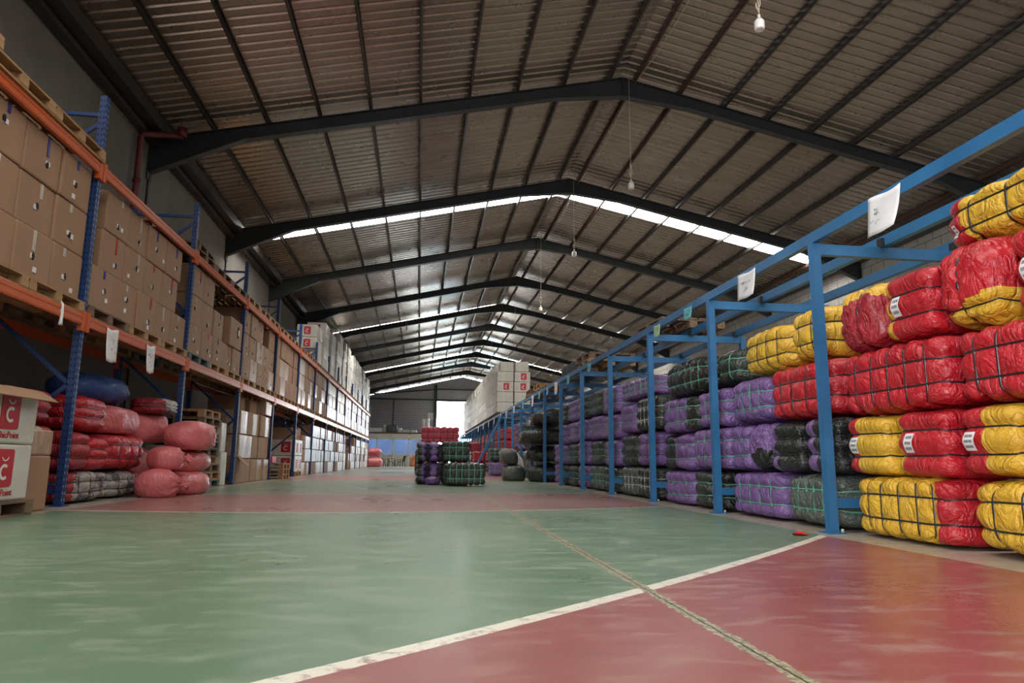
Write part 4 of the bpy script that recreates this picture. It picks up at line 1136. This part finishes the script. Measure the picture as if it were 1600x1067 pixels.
# bay between the nearest and the second post
RB(5.51, 6.46, 0, .46, 'long', ['grey_clear'], 'grey green bale in clear film on the floor behind the nearest blue post', ny=6, strap='strap_green', n=4.5, **hi)
RB(6.48, 7.62, 0, .46, 'long', ['purple'], 'purple green-strapped bale on the floor between the two nearest posts', ny=4, strap='strap_green', **hi)
RB(6.08, 6.68, .46, .96, 'end', ['black', 'purple'], 'black bale with purple left edge, second from floor left of the nearest post', split=sp(1, .5, 1, .06), strap='strap_black', wr=.012, **hi)
RB(5.47, 6.05, .46, .96, 'end', ['black', 'purple'], 'black and purple bale half hidden behind the nearest blue post', split=sp(1, .28, 1, .08), wr=.012, **hi)
RB(7.12, 7.62, .46, .97, 'end', ['purple'], 'purple bale with clear grey side strap, second row right of the second post', strap='strap_green', extra=[(1, -.3)], **hi)
RB(6.70, 7.11, .46, .97, 'face', ['purple', 'black'], 'purple film hood tied over a black bundle, second row', split=lambda P, X: P[:, 2]+.1*np.sin(X[:, 1]*20) < -.15, depth=.03, wr=.022, gathers=(((-1, .2, .5), 9, .03, .22),), n=3.2, **hi)
RB(5.50, 6.66, .96, 1.47, 'long', ['red'], 'long bright red strapped bale, middle row left of the nearest post', ny=4, **hi)
RB(6.69, 7.60, .97, 1.46, 'long', ['purple'], 'purple bale with green straps under the yellow bales', ny=4, strap='strap_green', n=4.2, **hi)
RB(6.30, 7.32, 1.47, 1.95, 'long', ['yellow'], 'yellow bale lying on the red and purple bales, farther from the nearest post', ny=4, n=3.8, dx0=.03, **hi)
RB(5.66, 6.28, 1.48, 1.98, 'long', ['yellow'], 'yellow bale right at the left side of the nearest blue post, upper row', ny=2, n=3.6, dx0=.03, **hi)
# second to third post
RB(8.74, 9.82, 0, .44, 'long', ['purple'], 'purple bale on the floor between second and third blue posts, farther one', ny=4, strap='strap_green')
RB(8.22, 8.70, 0, .46, 'end', ['green_black', 'purple'], 'dark bale with a purple side on the floor between second and third posts', split=sp(1, .6), strap='strap_green')
RB(7.73, 8.19, 0, .46, 'end', ['black', 'purple'], 'dark and purple bale on the floor just behind the second blue post', split=sp(1, .35), strap='strap_green')
RB(8.76, 9.84, .44, .94, 'end', ['purple', 'black'], 'dark green-strapped bale with purple tuft, second row near the third post', split=sp(1, .1, 1, .08), strap='strap_green', extra=[(1, .05)], gathers=(((-1, -.5, .1), 9, .02, .2),))
RB(7.66, 8.72, .46, .96, 'long', ['purple'], 'purple bale in the second row behind the second blue post', ny=4, strap='strap_green')
RB(8.56, 9.82, .94, 1.42, 'long', ['purple', 'black'], 'purple bale with black right end, third row near the third post', ny=3, strap='strap_green', split=sp(1, .55, -1, .08))
RB(7.68, 8.52, .96, 1.42, 'long', ['purple'], 'purple bale in the third row behind the second blue post', ny=2, strap='strap_green')
RB(8.22, 9.80, 1.42, 1.92, 'long', ['black', 'purple'], 'long black bale with bright green straps on the top row by the third post', ny=6, strap='strap_green', split=sp(1, .86, 1), n=3.8)
RB(7.52, 8.18, 1.46, 1.88, 'long', ['green_black'], 'small black bale on the top row behind the second blue post', ny=2, strap='strap_green', n=3.8, dx0=.1)
# third to fourth
RB(11.1, 11.98, 0, .48, 'long', ['grey_clear'], 'dark grey bale on the floor next to the fourth blue post', ny=3, strap='strap_pale', near=False)
RB(10.08, 11.06, 0, .48, 'long', ['green_black'], 'dark green-black bale on the floor next to the third blue post', ny=4, strap='strap_pale', near=False)
RB(11.1, 11.95, .48, 1.02, 'end', ['green_black'], 'dark knotted bale with sticker in the second row next to the fourth post', strap='strap_black', near=False, wr=.015)
RB(10.06, 11.06, .48, 1.02, 'end', ['purple'], 'purple bale in the second row next to the third blue post', strap='strap_black', near=False, extra=[(1, 0.)])
RB(9.95, 11.1, 1.02, 1.56, 'long', ['green_black'], 'dark bale with pale straps in the third row next to the third post', ny=6, strap='strap_pale', near=False)
RB(11.14, 11.98, 1.02, 1.52, 'end', ['purple'], 'purple bale in the third row next to the fourth post', strap='strap_green', near=False)
RB(10.25, 11.95, 1.56, 1.90, 'long', ['purple'], 'long purple bale on the top row between the third and fourth posts', ny=5, strap='strap_green', near=False)
# the farther bays, sorted in stacks
def far_stack(y0, y1, spec, x0=0., zsc=1., where=''):
    z = 0
    for i, (c, kind) in enumerate(spec):
        hh = .5*zsc*random.Random(int(y0*10)+i).uniform(.92, 1.04)
        cs = c.split('/')
        cn = {'green_black': 'dark', 'grey_clear': 'dark grey', 'mixed': 'grey mixed-cloth', 'rosy': 'rosy red'}
        nm = ' and '.join(cn.get(q, q).replace('_', ' ') for q in cs)
        put_bale((XF+x0, XF+x0+(1.0 if kind == 'end' else .8), y0+.01, y1-.01, z, z+hh), kind, cs, '%s bale, %s from the floor, %s' % (nm, ['lowest', 'second', 'third', 'fourth', 'fifth'][i], where),
                 strap='strap_green' if 'red' not in c and 'rosy' not in c else 'strap_black', ny=3, near=False, split=sp(1, .3) if len(cs) > 1 else None, group='bales in the farther bays of the right rack', res=.075 if y0 > 20 else .055)
        z += hh
gb, pu, rd, gc, mx, rs = 'green_black', 'purple', 'red', 'grey_clear', 'mixed', 'rosy'
def W(a, b): return '%s stack past the %s blue post' % (a, PN[b])
far_stack(13.22, 14.24, [(gc, 'long'), (gb, 'end'), (pu, 'end'), (gb, 'end')], where=W('far', 3))
far_stack(12.16, 13.20, [(gb, 'long'), (pu+'/'+gb, 'end'), (pu, 'end'), (pu, 'long')], where=W('near', 3))
far_stack(15.4, 16.4, [(gb, 'end'), (gb, 'end'), (pu, 'end'), (pu, 'end')], where=W('far', 4))
far_stack(14.40, 15.38, [(pu, 'end'), (pu, 'end'), (pu, 'end'), (gb+'/'+pu, 'end')], where=W('near', 4))
far_stack(16.60, 17.4, [(gb, 'end'), (pu, 'end'), (pu, 'end'), (gb, 'end')], where=W('near', 5))
far_stack(17.42, 18.1, [(pu, 'end'), (pu, 'end')], where=W('far', 5))
far_stack(25.43, 26.45, [(pu, 'end'), (mx, 'end'), (pu, 'end'), (gb, 'end')], x0=.2, where=W('near', 9))
far_stack(26.47, 27.5, [(gb, 'end'), (gb, 'end'), (pu, 'end'), (pu, 'end')], x0=.2, where=W('near', 10)+' by the brace')
for k in range(11, 24):
    for hf in range(2):
        y = YR0+k*PR+.05+hf*1.07
        c = random.Random(k*2+hf).sample([rd, rs, rd, mx, gb, rs], 4)
        far_stack(y, y+1.05, [(q, 'end') for q in c], x0=.05, where=W(['near', 'far'][hf], k))
# short stack standing out in front of the rack, farther on
for i, c in enumerate((['purple'], ['green_black', 'purple'])):
    put_bale((2.62, 3.28, 26.3, 27.4, i*.52, i*.52+.52), 'end' if 0 else 'longx', c, ['purple', 'dark'][i]+' bale in the short stack standing out before the right rack', ny=2, near=False, split=(lambda P, X: P[:, 0] > .55) if i else None, strap='strap_green', group='short stack before the right rack')
def red_heap():
    for i, (x, y, z, c) in enumerate([(2.15, 36.5, 0, rs), (2.2, 36.5, .5, rs), (2.9, 36.4, 0, mx), (2.9, 36.4, .5, rd), (2.3, 36.6, 1.0, mx), (2.85, 36.6, 1.0, rs), (2.75, 33.2, 0, rd), (2.8, 33.2, .5, rd), (1.4, 41, 0, mx), (1.4, 41, .5, rs), (1.4, 41, 1.0, gb), (2.1, 41, 0, gb), (2.1, 41, .5, mx), (2.1, 41, 1., gb)]):
        put_bale((x-.3, x+.3, y-.5, y+.5, z, z+.49), 'longx' if 0 else 'end', [c], '%s bale in the far aisle heap, %s' % ({rs: 'rosy red', rd: 'red', mx: 'grey mixed', gb: 'dark'}[c], ['bottom left of the heap front', 'middle left of the heap front', 'bottom right of the heap front', 'middle right of the heap front', 'top left', 'top right', 'beside the rack at floor', 'beside the rack, upper', 'rear left floor', 'rear left middle', 'rear left top', 'rear right floor', 'rear right middle', 'rear right top'][i]),
                 near=False, res=.09, group='far heap of bales in the aisle')
red_heap()
# black and grey sacks piled among the posts
SB = 'dark sacks heaped between the sixth and ninth blue posts'
for a in [((3.66, 19.80, 1.54), 1.7, 1.0, .46, 'black', 'big glossy black sack lying on top of the dark sack heap', 97, 4, 3, 0),
          ((3.46, 19.86, 1.04), 1.75, 1.25, .43, 'black', 'second big black sack from the top of the dark heap', 91, 0, 5, 0),
          ((3.62, 19.84, .56), 1.65, 1.1, .42, 'black', 'black sack in the middle of the dark heap', 88, 0, 11, 0),
          ((3.66, 19.82, .0), 1.65, 1.1, .50, 'green_black', 'dark sack on the floor under the dark heap', 91, 0, 14, 0),
          ((2.62, 20.6, .47), .8, .5, .48, 'grey_clear', 'grey crumpled sack bulging out left of the dark heap', 95, 0, 17, 1),
          ((2.70, 20.4, .0), .9, .6, .50, 'grey_clear', 'grey tied sack on the floor in front of the dark heap', 100, 0, 19, 1),
          ((4.05, 18.0, 1.03), 1.05, .8, .44, 'black', 'black cushion-like sack between the sixth and seventh posts', 95, 0, 23, 0),
          ((4.05, 18.0, 1.43), 1.05, .8, .4, 'green_black', 'upper black sack beside the sixth blue post', 95, 0, 24, 0),
          ((4.05, 21.8, .0), .9, .9, 1.5, 'grey_clear', 'tall grey green bundle just behind the dark sack heap', 95, 0, 29, 0),
          ((4.1, 24.2, .0), 1.3, 1.0, 1.1, 'grey_clear', 'large grey sack mass behind the dark heap', 95, 0, 33, 0),
          ((4.1, 24.2, 1.02), 1.2, .9, .6, 'green_black', 'dark sack on the large grey sack behind the heap', 95, 0, 35, 0)]:
    sack('sack', a[0], a[1], a[2], a[3], a[4], a[5], rz=R0(a[6]), ry=R0(a[7]), seed=a[8], neck=a[9], n=3.1, wr=.045, group=SB, res=.05)
o = sack('sack', (3.12, 23.0, .0), .62, .5, .95, 'white_bag', 'white pointed sack standing upright before the dark heap', rz=R0(100), seed=55, neck=0, n=2.2, wr=.035, res=.05)
put_bale((3.6, 4.5, 21.3, 22.3, 1.37, 1.85), 'long', ['purple'], 'light purple bale on top of the dark sack heap', near=False, ny=3, strap='strap_green')

# ------------------------------------------------------------------ bales standing in the aisle
GA = 'bales standing in the middle of the aisle'
put_bale((.55, 1.50, 15.6, 16.25, 0, .50), 'longx', ['green_black'], 'front dark green-strapped bale lying on the aisle floor', ny=6, strap='strap_green', group=GA, res=.03)
put_bale((.515, 1.18, 16.5, 17.3, 0, .50), 'longx', ['green_black'], 'dark bale hidden behind the front aisle bale, at floor level', ny=3, strap='strap_green', group=GA)
put_bale((.515, 1.20, 16.5, 17.3, .50, 1.0), 'longx', ['green_black'], 'dark green-strapped bale with pale film tuft, standing behind the front aisle bale', ny=3, strap='strap_green', group=GA)
for xx, cols, nm in ((.21, ['purple'], 'purple'), (-.09, ['green_black', 'purple'], 'purple and dark')):
    for i in range(2):
        put_bale((xx, xx+.29, 16.75, 17.85, i*.49, i*.49+.49), 'end', cols, 'narrow %s bale end-on in the aisle stack, %s' % (nm, ['lower', 'upper'][i]), near=False, res=.03, strap='strap_green', group=GA, n=3.8, split=(lambda P, X: P[:, 0] > 0) if len(cols) > 1 else None)
put_bale((.15, .50, 16.2, 16.6, 0, .18), 'face', ['purple'], 'small purple bundle slumped at the foot of the aisle stack', depth=.02, wr=.03, group=GA, n=2.5)
put_bale((-.05, 1.0, 18.3, 19.0, 0, .5), 'longx', ['mixed'], 'grey mixed bale at floor level behind the aisle stack', ny=4, near=False, group=GA)
put_bale((-.02, 1.0, 18.3, 19.0, .5, .98), 'longx', ['green_black'], 'dark bale under the rosy one behind the aisle stack', ny=4, near=False, group=GA)
put_bale((.02, 1.05, 18.3, 18.95, .98, 1.42), 'longx', ['rosy'], 'rosy red strapped bale on top of the aisle stack', ny=5, near=True, group=GA, res=.03)
for i, (x, y, z, c, nm) in enumerate([(.26, 24.6, 0, 'red', 'dull red bale at floor level left of the aisle stack'),
                                  (.24, 25.7, .0, 'mixed', 'grey mixed bale at floor level under the yellow one'), (.24, 25.7, .48, 'yellow', 'yellow green bale on top, left of the aisle stack'),
                                  (.70, 25.4, 0, 'mixed', 'grey mixed bale at floor, right of the yellow ones'), (.70, 25.4, .48, 'mixed', 'grey mixed bale on top, right of the yellow one')]):
    put_bale((x-.21, x+.21, y-.48, y+.48, z, z+.46), 'end', [c], nm, near=False, res=.07, group='small bales left of the aisle stack')
put_bale((-.16, .02, 26.2, 27.0, 0, .95), 'face', ['black'], 'narrow black bundle on end, leftmost of the aisle bales', near=False, n=4)
# red scrap on the floor near the line
m = MB(); rr = random.Random(5)
m.v = [(0, 0, .003), (.05, .01, .03), (.09, -.01, .005), (.07, .05, .012), (.02, .05, .034), (-.03, .03, .004), (-.05, -.01, .022), (.02, -.035, .015)]
m.f = [(0, 2, 1), (1, 2, 3), (1, 3, 4), (4, 5, 0), (0, 1, 4), (5, 6, 0), (0, 7, 2), (6, 7, 0)]; m.m = [0]*8; m.sm = [0]*8
o = obj('film_scrap', m.mesh('film_scrap', M['red']), loc=(2.95, 5.28, .0)); tag(o, 'small crumpled red film scrap on the green floor near the nearest blue post', 'scrap')

# ------------------------------------------------------------------ on top of the right rack
GT = 'pallets on top of the right rack'
zt = ZR+.05
for i, (x, y, z, kd, lab) in enumerate([(RX+.62, 10.35, 0, 'old_wood', 'brown pallet on top of the right rack above the third blue post'),
        (RX+.60, 14.6, 0, 'wood', 'brown pallet on top of the right rack above the fifth blue post'),
        (RX+.60, 14.7, .146, 'old_wood', 'upper brown pallet above the fifth blue post'),
        (RX+.60, 19.4, 0, 'wood', 'orange brown pallet on top of the right rack by the seventh post'), (RX+.60, 20.7, 0, 'wood', 'orange brown pallet on top of the right rack by the eighth post'),
        (RX+.60, 20.7, .146, 'wood', 'second layer pallet by the eighth post'), (RX+.60, 22.3, 0, 'wood', 'pallet by the eighth post, farther along the top'),
        (RX+.60, 22.3, .146, 'old_wood', 'second layer pallet farther along the top'), (RX+.7, 27.9, 0, 'grey_wood', 'grey green pallet just before the white cartons')]):
    pallet(x, y, zt+z, kd, lab, GT, True, rz=random.Random(i).uniform(-.05, .05))
for i, y in enumerate((16.3, 17.4)):
    m = MB(); m.box(-.45, .45, -.45, .45, 0, .42); m2 = MB()
    for q in range(5): m.box(-.47, .47, -.42+q*.2, -.36+q*.2, .03, .39)
    o = obj('dark_crate', m.mesh('dark_crate', M['dark_stuff']), loc=(RX+.75, y, zt)); tag(o, 'dark crate on top of the right rack, %s of two' % ['nearer', 'farther'][i], 'crate', 'dark crates on the right rack')
# printed white cartons on the far part
rw = random.Random(11)
for i in range(24):
    y = 31.15+i*1.21
    if y > 59: break
    pallet(RX+.62, y, zt, 'old_wood' if i % 2 else 'wood', 'pallet under the white cartons on the right rack, %s along' % ORD[i], 'pallets under the right white cartons', False)
GW = 'white cartons on top of the right rack'
ny_ = 0
for j in range(46):
    y = 31.0+j*.61
    hmax = 4+(1 if (j > 0 and rw.random() < .55) else 0)
    for row in range(hmax):
        depth = 2 if j == 0 else 1
        for d in range(depth):
            if j == 0 and d == 1 and row > 3: continue
            x = RX+.36+d*.76
            o = carton(x, y, zt+.146+row*.455, .72 if d == 0 else .70, .585, .445, 'white_wrap' if j else 'white_carton',
                       'white carton on the right rack, %s column back, %s row%s' % (ORD[min(j, 38)] if j < 39 else 'more than fortieth' if 0 else ORD[38], ['bottom', 'second', 'third', 'fourth', 'fifth'][row], (', aisle side' if d == 0 else ', wall side') if j == 0 else ''),
                       GW, rw, bulge=.012, rz=rw.uniform(-.035, .035), face=-1, name='white_cardboard_box')
            DIMS[o.name] = (.72, .585)
            if j == 0 and (d, row) in ((0, 2), (1, 3), (1, 2)): brand(o, '-y', (.05, .24), .30, False)
    if j == 38: break
o = carton(RX+1.1, 30.95, zt+.146+4*.455, .6, .55, .45, 'white_carton', 'single white carton crowning the front of the right white stack', GW, rw, face=-1, name='white_cardboard_box', bulge=.012)
o = carton(RX+.42, 31.0, zt+.146+4*.455, .6, .55, .43, 'white_carton', 'white carton on top at the aisle corner of the right white stack', GW, rw, face=-1, name='white_cardboard_box', bulge=.012)

# ------------------------------------------------------------------ office front at the far end
OY = 70.0; OX0, OX1, OH = XL, .95, 3.1
of = MB(); of.box(OX0, OX1, OY, OY+.08, 0, 1.05); of.box(OX0, OX1, OY, OY+.08, 2.62, OH); struct('wall_office', of.mesh('wall_office', M['panel_cream']))
m = MB()
xs_ = [-5.6, -4.05, -2.5, -.95, .6]
for x in [OX0+.05]+[a-.07 for a in xs_]: m.box(x-.07, x+.07, OY-.03, OY+.1, 0, OH)
m.box(OX0, OX1, OY-.03, OY+.1, 1.02, 1.1); m.box(OX0, OX1, OY-.03, OY+.1, 2.56, 2.66); m.box(OX0, OX1, OY-.03, OY+.1, OH-.08, OH+.02); m.box(OX1-.1, OX1, OY-.03, YE, 0, OH)
struct('trim_5', m.mesh('office_frame', M['frame_white']))
m = MB(); m.box(OX0, OX1+.1, OY-.1, YE, OH+.02, OH+.14); struct('ceiling_office', m.mesh('ceiling_office', M['rust']))
m = MB(); m.box(OX0+.1, OX1-.1, OY+2.6, OY+2.65, 0, OH); struct('wall_office_inner', m.mesh('wall_office_inner', M['office_blue']))
for i, x in enumerate(xs_[:-1]):
    m = MB(); m.box(x, xs_[i+1]-.14, OY+.02, OY+.03, 1.1, 2.56); struct('window_%d' % (20+i), m.mesh('office_pane', M['glass']))
for x in (-4.4, -1.4):
    m = MB(); m.box(-.6, .6, -.08, .08, -.05, 0); o = obj('office_lamp', m.mesh('office_lamp', M['office_lamp']), loc=(x, OY+1.3, OH)); tag(o, 'cool white ceiling lamp inside the far office, %s one' % ('left' if x < -3 else 'right'), 'lamp', 'office lamps')
m = MB(); m.box(-.7, .7, -.35, .35, .70, .75); [m.box(a, a+.05, b, b+.05, 0, .7) for a in (-.68, .63) for b in (-.33, .28)]
o = obj('office_desk', m.mesh('office_desk', M['frame_white']), loc=(-3.2, OY+1.2, 0)); tag(o, 'desk inside the far blue office', 'desk')
# bits lying on the office roof
for i, (x, w_, h_, mt) in enumerate([(-4.4, 1.3, .45, 'paper'), (-3.55, .2, .8, 'panel_cream'), (-2.75, 1.0, .75, 'dark_stuff'), (-2.0, .4, .5, 'paper'), (-1.4, .8, .3, 'panel_cream'), (-.6, .6, .3, 'paper'), (.35, .3, 1.4, 'frame_white'), (.75, .3, 1.5, 'frame_white')]):
    me = bevel_box(w_, .6, h_, .05, .04, i, M[mt]); o = obj('stored_bundle', me, loc=(x, OY+1.2+.3*(i % 2), OH+.142)); tag(o, '%s stored on the office roof, %s from the left' % (['white crumpled bundle', 'cream upright box', 'dark metal box', 'small white bundle', 'low cream bundle', 'low white bundle', 'tall white panel', 'tall narrow white panel'][i], ORD[i]), 'bundle', 'things on the office roof')
# chairs and a table by the office
def chair_far(x, y, rz, lab, first=[None]):
    if first[0] is None:
        r = empty('plastic_chair')
        me = MB(); me.box(-.24, .24, -.24, .24, .42, .46); obj('seat', me.mesh('seat', M['chair_black']), r)
        me = MB()
        for q in range(5): me.bar((-.2+q*.1, .22, .46), (-.22+q*.11, .34, .92), .05, .02, up=(1, 0, 0))
        me.bar((-.24, .34, .92), (.24, .34, .92), .06, .03); obj('backrest', me.mesh('backrest', M['chair_black']), r)
        for a in (-1, 1):
            for b in (-1, 1):
                me = MB(); me.bar((a*.2, b*.2, .43), (a*.27, b*.28, 0), .05, .05); obj('leg', me.mesh('leg', M['chair_black']), r)
            me = MB(); me.bar((a*.27, -.22, .64), (a*.27, .27, .66), .05, .03); me.bar((a*.27, -.22, .64), (a*.22, -.2, .43), .04, .04); obj('armrest', me.mesh('armrest', M['chair_black']), r)
        first[0] = r; r.location = (x, y, 0); r.rotation_euler = (0, 0, rz); o = r
    else: o = dup(first[0], (x, y, 0), rz)
    tag(o, lab, 'chair', 'dark plastic chairs by the office'); return o
chair_far(-3.25, 63.5, 1.3, 'dark plastic chair by the office, left one'); chair_far(-1.55, 63.8, -1.1, 'dark plastic chair by the office, tipped toward the right'); chair_far(-2.5, 64.8, 2.9, 'dark plastic chair by the office, middle one')
r = empty('plastic_table', (-2.4, 63.6, 0)); m = MB(); m.box(-.35, .35, -.35, .35, .66, .70); obj('table_top', m.mesh('table_top', M['chair_black']), r)
for a in (-.3, .3):
    for b in (-.3, .3):
        m = MB(); m.bar((a, b, .66), (a*1.1, b*1.1, 0), .05, .05); obj('leg', m.mesh('leg', M['chair_black']), r)
tag(r, 'dark plastic table between the chairs by the office', 'table')
sack('sack', (-3.75, 59.2, 0), 1.6, 1.4, .85, 'pink', 'pink sack slumped on the floor at the far end of the left rack', seed=3, neck=0, n=2.3, wr=.06, res=.12, group='far pink sacks')
sack('sack', (-3.7, 59.4, .85), 1.2, 1.0, .7, 'pink', 'upper pale pink sack at the far end of the left rack', seed=8, neck=0, n=2.3, wr=.05, res=.12, group='far pink sacks')
for i, (x, y, dx_, h_) in enumerate([(.05, 66, .8, 1.35), (-.6, 66, .5, .8)]):
    carton(x, y, 0, dx_, .8, h_, 'carton', 'brown carton by the office, %s one' % ['taller', 'shorter'][i], 'cartons by the office', rw)
m = MB(); m.tube([(0, 0, 0), (0, 0, 1.0)], .16, 10); m.tube([(0, 0, 0.), (0, 0, .06)], .25, 10); o = obj('white_roll', m.mesh('white_roll', M['paper']), loc=(.05, 64.5, 0)); tag(o, 'white upright roll on the floor by the office cartons', 'roll')
m = MB(); m.tube([(0, 0, 0), (0, 0, .25), (0, 0, .3), (0, 0, .7)], [.28, .28, .1, .1], 10); m.box(-.15, .15, -.15, .15, .7, 1.0); o = obj('orange_machine', m.mesh('orange_machine', M['orange_plastic']), loc=(-.45, 64.6, 0)); tag(o, 'small orange floor machine by the office cartons', 'machine')
# outside the far doorway
m = MB(); m.box(3.6, 9.5, YE+14, YE+14.3, 0, 3.6); o = obj('blue_shed', m.mesh('blue_shed', M['outside_blue'])); tag(o, 'pale blue shed wall seen outside through the bright doorway', 'shed')
# meter box and lamp on the far wall
m = MB(); m.box(-.35, .35, -.1, 0, -.35, .35); o = obj('sign_panel', m.mesh('sign_panel', M['print_white']), loc=(1.15, YE-.02, 5.2)); tag(o, 'small white panel on the far wall left of the doorway', 'panel')

# ------------------------------------------------------------------ hanging bulbs
def bulb(x, y, z, lab, zt_=None):
    r = empty('hanging_bulb', (x, y, z)); top = roof_z(x)+.10-z
    m = MB(); m.tube([(0, 0, 0), (0, 0, .015), (0, 0, .03), (0, 0, .12), (0, 0, .15), (0, 0, .165)], [.055, .070, .072, .072, .055, .025], 18); obj('lamp_bulb', m.mesh('lamp_bulb', M['bulb']), r)
    m = MB(); m.tube([(0, 0, .165), (0, 0, .23)], .022, 10); m.tube([(0, 0, .168), (0, 0, .174)], .04, 12); obj('lamp_socket', m.mesh('lamp_socket', M['frame_white']), r)
    m = MB(); m.tube([(0, 0, .23), (.01, 0, .34), (-.005, 0, .45), (0, 0, .6), (0, .02, top)], .006, 6)
    m.tube([(0, 0, .26), (-.035, 0, .42), (-.04, 0, .36), (-.01, .01, .30), (.03, 0, .40), (.02, 0, .55), (-.015, 0, .62), (-.01, 0, .5)], .006, 6); obj('lamp_cord', m.mesh('lamp_cord', M['cord']), r)
    tag(r, lab, 'hanging lamp', 'bulbs hanging from the ridge'); return r
import_b = [(4.5, 8.3, 6.48, 'white bulb on a knotted cord near the top edge of the picture'), (4.55, 14.45, 6.62, 'white bulb hanging just below the nearest roof rafter'),
            (4.47, 20.0, 6.68, 'bright white bulb on a long looped cord before the skylight strip'), (4.5, 26.1, 6.3, 'white bulb on a thin cord beyond the skylight strip'),
            (4.5, 33.5, 6.9, 'small far white bulb, fifth along the ridge'), (4.5, 45., 6.4, 'small far white bulb over the right white cartons'), (-.9, 38.2, 7.6, 'far white bulb hanging at the left slope by a skylight')]
for a in import_b: bulb(*a)
# slack cable under the ridge
m = MB()
for (ya, yb_) in ((9, 14.6), (14.8, 20.6), (20.8, 26.6)):
    m.tube([(XA+.26, ya+(yb_-ya)*t/8, ZA-.22-.25*math.sin(math.pi*t/8)) for t in range(9)], .008, 6)
o = obj('ridge_cable', m.mesh('ridge_cable', M['cord'])); tag(o, 'pale electric cable slung along under the roof ridge', 'cable')

# tidy: prototypes that were never used
for kd, r in PAL.items():
    if kd not in used_pal:
        for c in list(r.children): bpy.data.objects.remove(c)
        bpy.data.objects.remove(r)
